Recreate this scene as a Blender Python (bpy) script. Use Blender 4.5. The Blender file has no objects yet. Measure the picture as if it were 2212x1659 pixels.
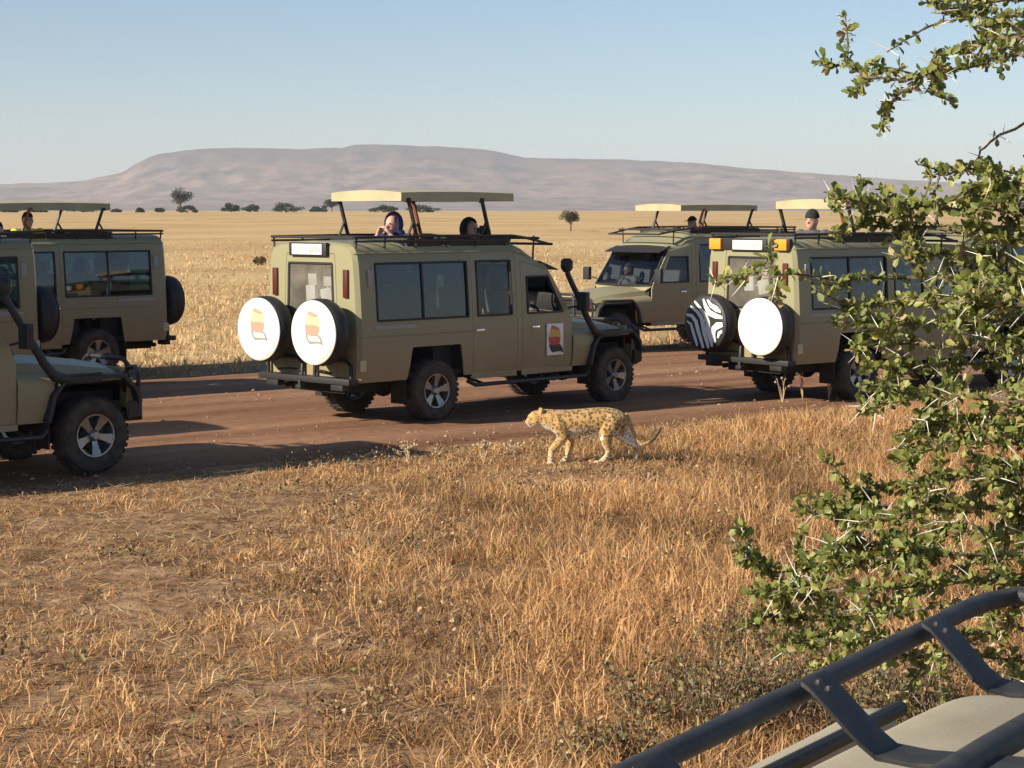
import bpy, bmesh, math, random
import numpy as np
from mathutils import Vector, Matrix, noise as mnoise
R = math.radians
random.seed(7); RNG = np.random.default_rng(11)
SC = bpy.context.scene; COL = SC.collection

# ------------------------------------------------------------------ camera
H = 2.8; F = 4300.0; CX, CY = 1106.0, 829.5          # focal length and centre for a 2212 x 1659 frame
PITCH = math.atan((CY - 455.0) / F); CP, SP = math.cos(PITCH), math.sin(PITCH)
cam_d = bpy.data.cameras.new('camera'); cam = bpy.data.objects.new('camera', cam_d); COL.objects.link(cam)
cam_d.sensor_width = 36.0; cam_d.lens = F / 2212.0 * 36.0; cam_d.clip_start = 0.05; cam_d.clip_end = 40000
cam.location = (0, 0, H); cam.rotation_euler = (math.pi / 2 - PITCH, 0, 0); SC.camera = cam
# ------------------------------------------------------------------ sky, sun, exposure
SUN_EL = R(27); SUN_TO = Vector((-0.857, -0.515, 0)).normalized()      # horizontal direction towards the sun
w = bpy.data.worlds.new('World'); SC.world = w; w.use_nodes = True
nt = w.node_tree; nt.nodes.clear()
sky = nt.nodes.new('ShaderNodeTexSky'); sky.sky_type = 'NISHITA'; sky.sun_disc = False
sky.sun_elevation = SUN_EL; sky.sun_rotation = math.atan2(SUN_TO.x, SUN_TO.y)
sky.altitude = 1500; sky.air_density = 1.0; sky.dust_density = 0.8; sky.ozone_density = 2.6
bg = nt.nodes.new('ShaderNodeBackground'); bg.inputs['Strength'].default_value = 0.070
out = nt.nodes.new('ShaderNodeOutputWorld')
nt.links.new(sky.outputs[0], bg.inputs[0]); nt.links.new(bg.outputs[0], out.inputs[0])
sd = bpy.data.lights.new('sun', 'SUN'); sd.energy = 4.9; sd.angle = R(0.55); sd.color = (1.0, 0.89, 0.72)
sun = bpy.data.objects.new('sun', sd); COL.objects.link(sun)
S3 = Vector((SUN_TO.x * math.cos(SUN_EL), SUN_TO.y * math.cos(SUN_EL), math.sin(SUN_EL)))
sun.rotation_euler = S3.to_track_quat('Z', 'Y').to_euler(); sun.location = (0, 0, 50)
vs = SC.view_settings; vs.view_transform = 'Standard'; vs.look = 'None'; vs.gamma = 1.0; vs.use_curve_mapping = False
vs.exposure = 0.74
SC.render.engine = 'CYCLES'
SC.cycles.max_bounces = 6; SC.cycles.diffuse_bounces = 3; SC.cycles.glossy_bounces = 3; SC.cycles.transparent_max_bounces = 12; SC.cycles.volume_bounces = 0

# ------------------------------------------------------------------ helpers
def ray(px, py):
    u = (px - CX) / F; v = -(py - CY) / F
    return Vector((u, CP + SP * v, -SP + CP * v))
def at(px, py, d):
    r = ray(px, py); return Vector((r.x / r.y * d, d, H + r.z / r.y * d))
def gp(px, py, z=0.0):
    r = ray(px, py); t = (z - H) / r.z; return Vector((r.x * t, r.y * t, z))
def sstep(a, b, x):
    t = min(1, max(0, (x - a) / (b - a))); return t * t * (3 - 2 * t)
def gz(x, y):
    return 2.3 * sstep(60, 700, math.hypot(x, y))
def gfar(px, py):                                   # where the ray meets the rising plain
    lo, hi = 5.0, 6000.0
    for d in np.geomspace(20, 5000, 400):
        p = at(px, py, d)
        if p.z <= gz(p.x, p.y): return Vector((p.x, p.y, gz(p.x, p.y)))
    return p
# road frame
RA = R(40.0); RU = Vector((math.cos(RA), math.sin(RA), 0)); RN = Vector((-math.sin(RA), math.cos(RA), 0))
RP = Vector((-5.1, 19.9, 0)); RW = 10.6
def wob(t, o): return 0.35 * mnoise.noise((t * .23, o, 0)) + .14 * mnoise.noise((t * .9, o, 3))
def roadq(x, y):                                     # signed distance from the near edge (positive over the road), and t
    dx, dy = x - RP.x, y - RP.y
    return dx * RN.x + dy * RN.y, dx * RU.x + dy * RU.y
def roadmask(x, y):                                  # distance outside the road (0 on it)
    q, t = roadq(x, y); a = wob(t, 1.0); b = RW + 1.4 * wob(t, 9.0)
    return max(a - q, q - b, 0.0)
def micro(x, y):
    m = roadmask(x, y)
    if m <= 0: return 0.0
    k = min(1, m / 1.5)
    return k * (0.05 * mnoise.noise((x * .7, y * .7, 1)) + .03 * mnoise.noise((x * 2.1, y * 2.1, 5)) + .02)

def tag(o, label=None, cat=None, group=None, kind=None):
    if label: o['label'] = label
    if cat: o['category'] = cat
    if group: o['group'] = group
    if kind: o['kind'] = kind
    return o
def empty(name, loc=(0, 0, 0), rz=0.0, parent=None):
    o = bpy.data.objects.new(name, None); COL.objects.link(o); o.location = loc; o.rotation_euler = (0, 0, rz)
    o.empty_display_size = .2
    if parent: o.parent = parent
    return o
def link(name, me, parent=None, loc=None, rot=None, scale=None):
    o = bpy.data.objects.new(name, me); COL.objects.link(o)
    if parent: o.parent = parent
    if loc is not None: o.location = loc
    if rot is not None: o.rotation_euler = rot
    if scale is not None: o.scale = scale
    return o

class MB:
    def __init__(s): s.v = []; s.f = []; s.m = []
    def add(s, vs, fs, m=0):
        b = len(s.v); s.v.extend([tuple(p) for p in vs])
        for f in fs: s.f.append(tuple(b + i for i in f)); s.m.append(m)
        return s
    def box(s, c, d, m=0, rot=None):
        vs = [Vector((x * d[0] / 2, y * d[1] / 2, z * d[2] / 2)) for x in (-1, 1) for y in (-1, 1) for z in (-1, 1)]
        if rot is not None: vs = [rot @ p for p in vs]
        c = Vector(c)
        return s.add([p + c for p in vs], [(0, 1, 3, 2), (4, 6, 7, 5), (0, 4, 5, 1), (2, 3, 7, 6), (0, 2, 6, 4), (1, 5, 7, 3)], m)
    def bx(s, x0, x1, y0, y1, z0, z1, m=0):
        return s.box(((x0 + x1) / 2, (y0 + y1) / 2, (z0 + z1) / 2), (x1 - x0, y1 - y0, z1 - z0), m)
    def tube(s, pts, r, n=8, m=0, flat=None, up=None):
        pts = [Vector(p) for p in pts]; k = len(pts)
        rs = r if isinstance(r, (list, tuple)) else [r] * k
        vs = []; ref = None
        for i, p in enumerate(pts):
            t = (pts[min(i + 1, k - 1)] - pts[max(i - 1, 0)])
            t = t.normalized() if t.length > 1e-9 else Vector((0, 0, 1))
            if up is not None: a = Vector(up) - t * t.dot(Vector(up))
            else:
                if ref is None: ref = Vector((0, 0, 1)) if abs(t.z) < .9 else Vector((1, 0, 0))
                a = ref - t * t.dot(ref)
            a = a.normalized() if a.length > 1e-6 else t.orthogonal().normalized()
            ref = a; b = t.cross(a)
            ra, rb = rs[i] if isinstance(rs[i], (tuple, list)) else (rs[i], rs[i] * (flat or 1))
            for j in range(n):
                an = 2 * math.pi * j / n; vs.append(p + a * ra * math.cos(an) + b * rb * math.sin(an))
        fs = [(i * n + j, i * n + (j + 1) % n, (i + 1) * n + (j + 1) % n, (i + 1) * n + j) for i in range(k - 1) for j in range(n)]
        fs += [tuple(range(n - 1, -1, -1)), tuple((k - 1) * n + j for j in range(n))]
        return s.add(vs, fs, m)
    def lathe(s, prof, c=(0, 0, 0), axis='y', n=28, m=0, closed=False, caps=True):
        c = Vector(c); vs = []
        for r, h in prof:
            for j in range(n):
                a = 2 * math.pi * j / n; u, v = r * math.cos(a), r * math.sin(a)
                vs.append(c + (Vector((u, h, v)) if axis == 'y' else Vector((h, u, v)) if axis == 'x' else Vector((u, v, h))))
        k = len(prof)
        fs = [(i * n + j, i * n + (j + 1) % n, (i + 1) * n + (j + 1) % n, (i + 1) * n + j) for i in range(k - 1) for j in range(n)]
        if closed: fs += [((k - 1) * n + j, (k - 1) * n + (j + 1) % n, (j + 1) % n, j) for j in range(n)]
        elif caps:
            if prof[0][0] > 1e-4: fs.append(tuple(range(n)))
            if prof[-1][0] > 1e-4: fs.append(tuple((k - 1) * n + j for j in range(n)))
        return s.add(vs, fs, m)
    def sphere(s, c, r, n=12, k=8, m=0):
        r = r if isinstance(r, (tuple, list)) else (r, r, r); c = Vector(c); vs = []
        for i in range(k + 1):
            th = math.pi * i / k
            for j in range(n):
                a = 2 * math.pi * j / n
                vs.append(c + Vector((r[0] * math.sin(th) * math.cos(a), r[1] * math.sin(th) * math.sin(a), r[2] * math.cos(th))))
        fs = [(i * n + j, i * n + (j + 1) % n, (i + 1) * n + (j + 1) % n, (i + 1) * n + j) for i in range(k) for j in range(n)]
        return s.add(vs, fs, m)
    def prism(s, poly, fn, h0, h1, m=0):                # poly: 2-d points, fn(u, v, h) -> 3-d
        n = len(poly)
        vs = [fn(u, v, h0) for u, v in poly] + [fn(u, v, h1) for u, v in poly]
        fs = [tuple(range(n)), tuple(range(2 * n - 1, n - 1, -1))] + [(i, (i + 1) % n, n + (i + 1) % n, n + i) for i in range(n)]
        return s.add(vs, fs, m)
    def mesh(s, name, mats, smooth=35, bevel=0.0, solid=0.0, weld=True, seg=2):
        me = bpy.data.meshes.new(name); me.from_pydata(s.v, [], s.f)
        for mt in (mats if isinstance(mats, (list, tuple)) else [mats]): me.materials.append(mt)
        me.polygons.foreach_set('material_index', s.m)
        bm = bmesh.new(); bm.from_mesh(me)
        if weld: bmesh.ops.remove_doubles(bm, verts=bm.verts, dist=1e-5)
        if weld: bmesh.ops.dissolve_degenerate(bm, dist=1e-6, edges=bm.edges)
        bmesh.ops.delete(bm, geom=[v for v in bm.verts if not v.link_faces], context='VERTS')
        bmesh.ops.recalc_face_normals(bm, faces=bm.faces)
        if solid:
            bm.normal_update(); fs0 = bm.faces[:]; bnd = [e for e in bm.edges if len(e.link_faces) == 1]
            dup = {v: bm.verts.new(v.co - v.normal * solid) for v in bm.verts[:]}
            for f in fs0:
                nf = bm.faces.new([dup[v] for v in reversed(f.verts)]); nf.material_index = f.material_index
            for e in bnd:
                a, b = e.verts
                try: bm.faces.new([a, b, dup[b], dup[a]])
                except ValueError: pass
            bmesh.ops.recalc_face_normals(bm, faces=bm.faces)
        if bevel:
            es = [e for e in bm.edges if len(e.link_faces) == 2 and e.calc_face_angle(0) > R(35)]
            bmesh.ops.bevel(bm, geom=es, offset=bevel, segments=seg, affect='EDGES', clamp_overlap=True, profile=.6)
        bm.to_mesh(me); bm.free()
        if smooth:
            me.shade_smooth(); me.set_sharp_from_angle(angle=R(smooth))
        return me
    def build(s, name, mats, parent=None, **k):
        return link(name, s.mesh(name, mats, **k), parent)
CACHE = {}
def cached(key, fn):
    if key not in CACHE: CACHE[key] = fn()
    return CACHE[key]

# ------------------------------------------------------------------ materials
def mat(name, col, rough=.6, metal=0.0, spec=.5, var=0.0, vscale=6.0, bump=0.0, bscale=40.0, coat=0.0, col2=None, detail=5, emis=None):
    m = bpy.data.materials.new(name); m.use_nodes = True; t = m.node_tree; b = t.nodes['Principled BSDF']
    b.inputs['Base Color'].default_value = (*col, 1); b.inputs['Roughness'].default_value = rough
    b.inputs['Metallic'].default_value = metal; b.inputs['Specular IOR Level'].default_value = spec; b.inputs['Coat Weight'].default_value = coat
    tc = t.nodes.new('ShaderNodeTexCoord')
    if var or col2:
        nz = t.nodes.new('ShaderNodeTexNoise'); nz.inputs['Scale'].default_value = vscale; nz.inputs['Detail'].default_value = detail
        rp = t.nodes.new('ShaderNodeValToRGB'); t.links.new(tc.outputs['Object'], nz.inputs['Vector']); t.links.new(nz.outputs['Fac'], rp.inputs[0])
        c2 = col2 or tuple(c * (1 - var) for c in col); c1 = col if col2 else tuple(min(1, c * (1 + var)) for c in col)
        rp.color_ramp.elements[0].position = .35; rp.color_ramp.elements[1].position = .65
        rp.color_ramp.elements[0].color = (*c2, 1); rp.color_ramp.elements[1].color = (*c1, 1)
        t.links.new(rp.outputs[0], b.inputs['Base Color'])
    if bump:
        nb = t.nodes.new('ShaderNodeTexNoise'); nb.inputs['Scale'].default_value = bscale; nb.inputs['Detail'].default_value = 6
        bp = t.nodes.new('ShaderNodeBump'); bp.inputs['Strength'].default_value = bump; bp.inputs['Distance'].default_value = .02
        t.links.new(tc.outputs['Object'], nb.inputs['Vector']); t.links.new(nb.outputs['Fac'], bp.inputs['Height']); t.links.new(bp.outputs[0], b.inputs['Normal'])
    return m
def attr_mat(name, rough=.8, trans=0.3, spec=.2, gain=1.0):     # colour from the mesh attribute "tint"
    m = bpy.data.materials.new(name); m.use_nodes = True; t = m.node_tree; b = t.nodes['Principled BSDF']
    a = t.nodes.new('ShaderNodeAttribute'); a.attribute_name = 'tint'
    t.links.new(a.outputs['Color'], b.inputs['Base Color']); b.inputs['Roughness'].default_value = rough; b.inputs['Specular IOR Level'].default_value = spec
    if trans:
        tr = t.nodes.new('ShaderNodeBsdfTranslucent'); mx = t.nodes.new('ShaderNodeMixShader'); mx.inputs[0].default_value = trans
        t.links.new(a.outputs['Color'], tr.inputs['Color']); o = t.nodes['Material Output']
        t.links.new(b.outputs[0], mx.inputs[1]); t.links.new(tr.outputs[0], mx.inputs[2]); t.links.new(mx.outputs[0], o.inputs[0])
    return m
def glass_mat(name, tint, refl=1.0):
    m = bpy.data.materials.new(name); m.use_nodes = True; t = m.node_tree; t.nodes.clear()
    o = t.nodes.new('ShaderNodeOutputMaterial'); tr = t.nodes.new('ShaderNodeBsdfTransparent'); gl = t.nodes.new('ShaderNodeBsdfGlossy')
    tr.inputs[0].default_value = (*tint, 1); gl.inputs['Roughness'].default_value = .03; gl.inputs[0].default_value = (.95, .97, 1, 1)
    fr = t.nodes.new('ShaderNodeFresnel'); fr.inputs[0].default_value = 1.5 * refl; mx = t.nodes.new('ShaderNodeMixShader')
    t.links.new(fr.outputs[0], mx.inputs[0]); t.links.new(tr.outputs[0], mx.inputs[1]); t.links.new(gl.outputs[0], mx.inputs[2]); t.links.new(mx.outputs[0], o.inputs[0])
    return m
def set_tint(me, cols):                                # cols: n_faces x 3 -> corner attribute
    a = me.color_attributes.new('tint', 'FLOAT_COLOR', 'CORNER')
    tot = np.zeros(len(me.polygons), np.int32); me.polygons.foreach_get('loop_total', tot)
    c = np.repeat(np.asarray(cols, np.float32), tot, axis=0); c = np.concatenate([c, np.ones((len(c), 1), np.float32)], 1)
    a.data.foreach_set('color', c.ravel())
def np_mesh(name, verts, faces, sizes, mats, cols=None, smooth=False):
    me = bpy.data.meshes.new(name); me.vertices.add(len(verts)); me.vertices.foreach_set('co', np.asarray(verts, np.float32).ravel())
    me.loops.add(len(faces)); me.loops.foreach_set('vertex_index', np.asarray(faces, np.int32))
    sizes = np.asarray(sizes, np.int32); st = np.concatenate([[0], np.cumsum(sizes)[:-1]]).astype(np.int32)
    me.polygons.add(len(sizes)); me.polygons.foreach_set('loop_start', st); me.polygons.foreach_set('loop_total', sizes)
    me.update(calc_edges=True); me.validate()
    for mt in (mats if isinstance(mats, (list, tuple)) else [mats]): me.materials.append(mt)
    if cols is not None: set_tint(me, cols)
    if smooth: me.shade_smooth()
    return me

M = {}
M['black'] = mat('black_plastic', (.018, .018, .019), .55, bump=.1)
M['rubber'] = mat('tyre_rubber', (.028, .026, .024), .85, var=.35, vscale=9, col2=(.075, .056, .042))
M['steel'] = mat('dark_steel', (.03, .03, .032), .5, .3)
M['alloy'] = mat('alloy', (.30, .30, .30), .35, .85, var=.2)
M['chrome'] = mat('bright_metal', (.75, .75, .75), .2, .9)
M['white'] = mat('white_vinyl', (.80, .80, .78), .5, vscale=5, col2=(.70, .68, .63), bump=.06, bscale=9)
M['greywhite'] = mat('pale_grey_strip', (.30, .30, .29), .5)
M['seat'] = mat('seat_fabric', (.05, .05, .055), .9)
M['dash'] = mat('dashboard', (.03, .03, .03), .7)
M['inner'] = mat('lining', (.06, .058, .05), .9)
M['under'] = mat('underbody', (.02, .018, .016), .9)
M['redlens'] = mat('tail_lens', (.10, .014, .010), .35, coat=.2)
M['amber'] = mat('amber_lens', (.85, .30, .03), .3, coat=.4)
M['lens'] = mat('lamp_lens', (.75, .76, .78), .08, .4, coat=1)
M['text'] = mat('plate_print', (.35, .35, .34), .6)
M['textblk'] = mat('black_print', (.03, .03, .03), .6)
M['palegrey'] = mat('faint_print', (.56, .55, .54), .6)
M['em_brown'] = mat('emblem_brown', (.55, .30, .20), .6)
M['em_yellow'] = mat('emblem_yellow', (.85, .62, .30), .6)
M['em_red'] = mat('emblem_red', (.80, .28, .20), .6)
M['em_grey'] = mat('emblem_grey', (.50, .50, .50), .6)
M['em_line'] = mat('emblem_line', (.26, .25, .25), .6)
M['d_yellow'] = mat('door_emblem_yellow', (.62, .36, .08), .5)
M['d_red'] = mat('door_emblem_red', (.45, .05, .03), .5)
M['d_brown'] = mat('door_emblem_brown', (.40, .17, .05), .5)
M['rack'] = mat('rack_paint', (.035, .03, .027), .55, .2)
M['rack_lit'] = mat('rack_sunlit', (.22, .07, .035), .6)  # red-brown copy of the rack colour, sunlight painted onto the left front strut
def paint(name, col):
    m = mat(name, col, .45, coat=0, spec=.3, bump=.05, bscale=5); t = m.node_tree; b = t.nodes['Principled BSDF']
    tc = t.nodes['Texture Coordinate']; sp = t.nodes.new('ShaderNodeSeparateXYZ'); t.links.new(tc.outputs['Object'], sp.inputs[0])
    nz = t.nodes.new('ShaderNodeTexNoise'); nz.inputs['Scale'].default_value = 2.5; nz.inputs['Detail'].default_value = 7
    t.links.new(tc.outputs['Object'], nz.inputs['Vector'])
    mr = t.nodes.new('ShaderNodeMapRange'); mr.inputs['From Min'].default_value = 1.5; mr.inputs['From Max'].default_value = .45; mr.inputs['To Max'].default_value = 1.35; t.links.new(sp.outputs['Z'], mr.inputs['Value'])
    mu = t.nodes.new('ShaderNodeMath'); mu.operation = 'MULTIPLY'; t.links.new(mr.outputs[0], mu.inputs[0]); t.links.new(nz.outputs['Fac'], mu.inputs[1])
    mx = t.nodes.new('ShaderNodeMix'); mx.data_type = 'RGBA'; mx.inputs['A'].default_value = (*col, 1); mx.inputs['B'].default_value = (.29, .19, .105, 1)
    t.links.new(mu.outputs[0], mx.inputs['Factor']); t.links.new(mx.outputs['Result'], b.inputs['Base Color'])
    ro = t.nodes.new('ShaderNodeMapRange'); ro.inputs['To Min'].default_value = .3; ro.inputs['To Max'].default_value = .75; t.links.new(mu.outputs[0], ro.inputs['Value']); t.links.new(ro.outputs[0], b.inputs['Roughness'])
    return m
M['paint'] = paint('khaki_paint', (.29, .27, .16))
M['pop'] = mat('pop_top_paint', (.40, .36, .215), .55, var=.08, vscale=3)
M['cream'] = mat('cream_paint', (.50, .455, .29), .5, var=.06)
def painted_sheen(name, amt):
    m = glass_mat(name, (.7, .73, .73)); t = m.node_tree; o = next(n for n in t.nodes if n.type == 'OUTPUT_MATERIAL'); src = o.inputs[0].links[0].from_socket
    df = t.nodes.new('ShaderNodeBsdfDiffuse'); df.inputs[0].default_value = (.42, .38, .32, 1); mx = t.nodes.new('ShaderNodeMixShader'); nz = t.nodes.new('ShaderNodeTexNoise'); nz.inputs['Scale'].default_value = 3; nz.inputs['Detail'].default_value = 5
    tc = t.nodes.new('ShaderNodeTexCoord'); mr = t.nodes.new('ShaderNodeMapRange'); mr.inputs['From Min'].default_value = .3; mr.inputs['From Max'].default_value = .7; mr.inputs['To Min'].default_value = amt * .4; mr.inputs['To Max'].default_value = amt
    t.links.new(tc.outputs['Object'], nz.inputs['Vector']); t.links.new(nz.outputs['Fac'], mr.inputs['Value']); t.links.new(mr.outputs[0], mx.inputs[0]); t.links.new(src, mx.inputs[1]); t.links.new(df.outputs[0], mx.inputs[2]); t.links.new(mx.outputs[0], o.inputs[0]); return m
M['painted_sheen'] = painted_sheen('painted_sheen_glass', .38)  # patchy grey diffuse painted in for the sky's reflection on the rear pane
M['glass'] = glass_mat('tinted_glass', (.06, .09, .135), 1.12)
M['bluegl'] = glass_mat('blue_glass', (.10, .21, .28), 1.2)
M['clear'] = glass_mat('clear_glass', (.80, .84, .84))
M['grass'] = attr_mat('dry_grass', .8, .3)
M['leaf'] = attr_mat('leaf', .45, .28, .4)
M['bark'] = mat('bark', (.16, .12, .085), .9, var=.4, vscale=30, bump=.4, bscale=80)
M['thorn'] = mat('thorn', (.78, .74, .66), .5)
M['skin_a'] = mat('skin', (.62, .34, .25), .5)
M['skin_b'] = mat('skin_dark', (.10, .05, .03), .5)

# ------------------------------------------------------------------ ground
def ground_mat():
    m = bpy.data.materials.new('dry_plain'); m.use_nodes = True; t = m.node_tree; b = t.nodes['Principled BSDF']; L = t.links.new
    g = t.nodes.new('ShaderNodeNewGeometry')
    def nz(s, d, dist=0):
        n = t.nodes.new('ShaderNodeTexNoise'); n.inputs['Scale'].default_value = s; n.inputs['Detail'].default_value = d; n.inputs['Distortion'].default_value = dist
        L(g.outputs['Position'], n.inputs['Vector']); return n
    def ramp(src, els):
        r = t.nodes.new('ShaderNodeValToRGB'); L(src, r.inputs[0])
        while len(r.color_ramp.elements) < len(els): r.color_ramp.elements.new(.5)
        for e, (p, c) in zip(r.color_ramp.elements, els): e.position = p; e.color = (*c, 1)
        return r
    soil = ramp(nz(3.0, 8).outputs['Fac'], [(.3, (.17, .095, .052)), (.52, (.27, .165, .095)), (.72, (.38, .26, .15))])
    n2 = nz(.05, 6, .5); far = ramp(n2.outputs['Fac'], [(.32, (.46, .30, .145)), (.5, (.56, .39, .195)), (.68, (.62, .45, .24))])
    n3 = nz(1.3, 8); fine = ramp(n3.outputs['Fac'], [(.3, (.72, .72, .70)), (.6, (1, 1, 1))])
    mu = t.nodes.new('ShaderNodeMix'); mu.data_type = 'RGBA'; mu.blend_type = 'MULTIPLY'; mu.inputs['Factor'].default_value = .8
    L(far.outputs[0], mu.inputs['A']); L(fine.outputs[0], mu.inputs['B'])
    sp = t.nodes.new('ShaderNodeSeparateXYZ'); L(g.outputs['Position'], sp.inputs[0])
    # grassy plain beyond the road (measured across the road), bare soil this side
    dt = t.nodes.new('ShaderNodeVectorMath'); dt.operation = 'DOT_PRODUCT'; dt.inputs[1].default_value = RN; L(g.outputs['Position'], dt.inputs[0])
    mr = t.nodes.new('ShaderNodeMapRange'); q0 = RP.dot(RN); mr.inputs['From Min'].default_value = q0 + RW - .5; mr.inputs['From Max'].default_value = q0 + RW + 5
    L(dt.outputs['Value'], mr.inputs['Value'])
    mx = t.nodes.new('ShaderNodeMix'); mx.data_type = 'RGBA'; L(mr.outputs[0], mx.inputs['Factor']); L(soil.outputs[0], mx.inputs['A']); L(mu.outputs['Result'], mx.inputs['B'])
    L(mx.outputs['Result'], b.inputs['Base Color']); b.inputs['Roughness'].default_value = 1; b.inputs['Specular IOR Level'].default_value = .05
    bp = t.nodes.new('ShaderNodeBump'); bp.inputs['Strength'].default_value = .8; bp.inputs['Distance'].default_value = .08
    L(nz(5, 8).outputs['Fac'], bp.inputs['Height']); L(bp.outputs[0], b.inputs['Normal'])
    return m
angs = np.concatenate([np.linspace(-90, 68, 34, endpoint=False), np.linspace(68, 112, 150, endpoint=False), np.linspace(112, 270, 34, endpoint=False)]) * math.pi / 180
rad = np.concatenate([[.5, 2, 4, 6, 7.5], np.arange(8.5, 48, .45), np.geomspace(49, 14000, 70)])
vv = []
for r_ in rad:
    for a_ in angs:
        x, y = r_ * math.cos(a_), r_ * math.sin(a_); vv.append((x, y, gz(x, y) + (micro(x, y) if r_ < 70 else .03)))
na = len(angs); ff = [(i * na + j, i * na + (j + 1) % na, (i + 1) * na + (j + 1) % na, (i + 1) * na + j) for i in range(len(rad) - 1) for j in range(na)]
ff.append(tuple(range(na)))
gm = bpy.data.meshes.new('ground'); gm.from_pydata(vv, [], ff); gm.materials.append(ground_mat()); gm.shade_smooth()
tag(link('ground', gm), kind='structure')

def road_mat():
    m = bpy.data.materials.new('red_dirt'); m.use_nodes = True; t = m.node_tree; b = t.nodes['Principled BSDF']; L = t.links.new
    tc = t.nodes.new('ShaderNodeTexCoord')
    def nz(s, sc, d):
        mp = t.nodes.new('ShaderNodeMapping'); mp.inputs['Scale'].default_value = sc; L(tc.outputs['Object'], mp.inputs[0])
        n = t.nodes.new('ShaderNodeTexNoise'); n.inputs['Scale'].default_value = s; n.inputs['Detail'].default_value = d; L(mp.outputs[0], n.inputs['Vector']); return n
    def ramp(src, els):
        r = t.nodes.new('ShaderNodeValToRGB'); L(src, r.inputs[0])
        while len(r.color_ramp.elements) < len(els): r.color_ramp.elements.new(.5)
        for e, (p, c) in zip(r.color_ramp.elements, els): e.position = p; e.color = (*c, 1)
        return r
    a = ramp(nz(1.0, (.06, .9, 1), 7).outputs['Fac'], [(.36, (.175, .087, .049)), (.5, (.27, .147, .085)), (.64, (.35, .204, .125))])
    c = ramp(nz(9, (1, 1, 1), 8).outputs['Fac'], [(.35, (.72, .70, .68)), (.6, (1, 1, 1))])
    mu = t.nodes.new('ShaderNodeMix'); mu.data_type = 'RGBA'; mu.blend_type = 'MULTIPLY'; mu.inputs['Factor'].default_value = .6
    L(a.outputs[0], mu.inputs['A']); L(c.outputs[0], mu.inputs['B']); L(mu.outputs['Result'], b.inputs['Base Color'])
    b.inputs['Roughness'].default_value = .95; b.inputs['Specular IOR Level'].default_value = .1
    bp = t.nodes.new('ShaderNodeBump'); bp.inputs['Strength'].default_value = .5; bp.inputs['Distance'].default_value = .04
    L(nz(6, (.5, 1, 1), 8).outputs['Fac'], bp.inputs['Height']); L(bp.outputs[0], b.inputs['Normal'])
    return m
ts = np.concatenate([np.arange(-120, -22, 3), np.arange(-22, 60, .4), np.arange(60, 260, 4)]); nc = 44
vv = []
for t_ in ts:
    a, b_ = wob(t_, 1.0), RW + 1.4 * wob(t_, 9.0)
    for j in range(nc + 1):
        f = j / nc; q = a + (b_ - a) * f; e = min(1, min(f, 1 - f) / .06)
        p = RP + RU * t_ + RN * q
        rut = sum(-.035 * math.exp(-((q - c0 - .12 * mnoise.noise((t_ * .2, c0, 0))) / .22) ** 2) for c0 in (1.5, 3.1, 4.6, 6.1, 7.5, 9.0))
        h = .05 + rut + .012 * mnoise.noise((t_ * .5, q * 1.5, 7))
        vv.append((t_, q, max(.004, h * e) + gz(p.x, p.y)))
ff = [(i * (nc + 1) + j, i * (nc + 1) + j + 1, (i + 1) * (nc + 1) + j + 1, (i + 1) * (nc + 1) + j) for i in range(len(ts) - 1) for j in range(nc)]
rm = bpy.data.meshes.new('dirt_road'); rm.from_pydata(vv, [], ff); rm.materials.append(road_mat()); rm.shade_smooth()
tag(link('dirt_road', rm, loc=RP, rot=(0, 0, RA)), kind='structure')
RZ = .035                                               # height of the wheel tracks

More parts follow.
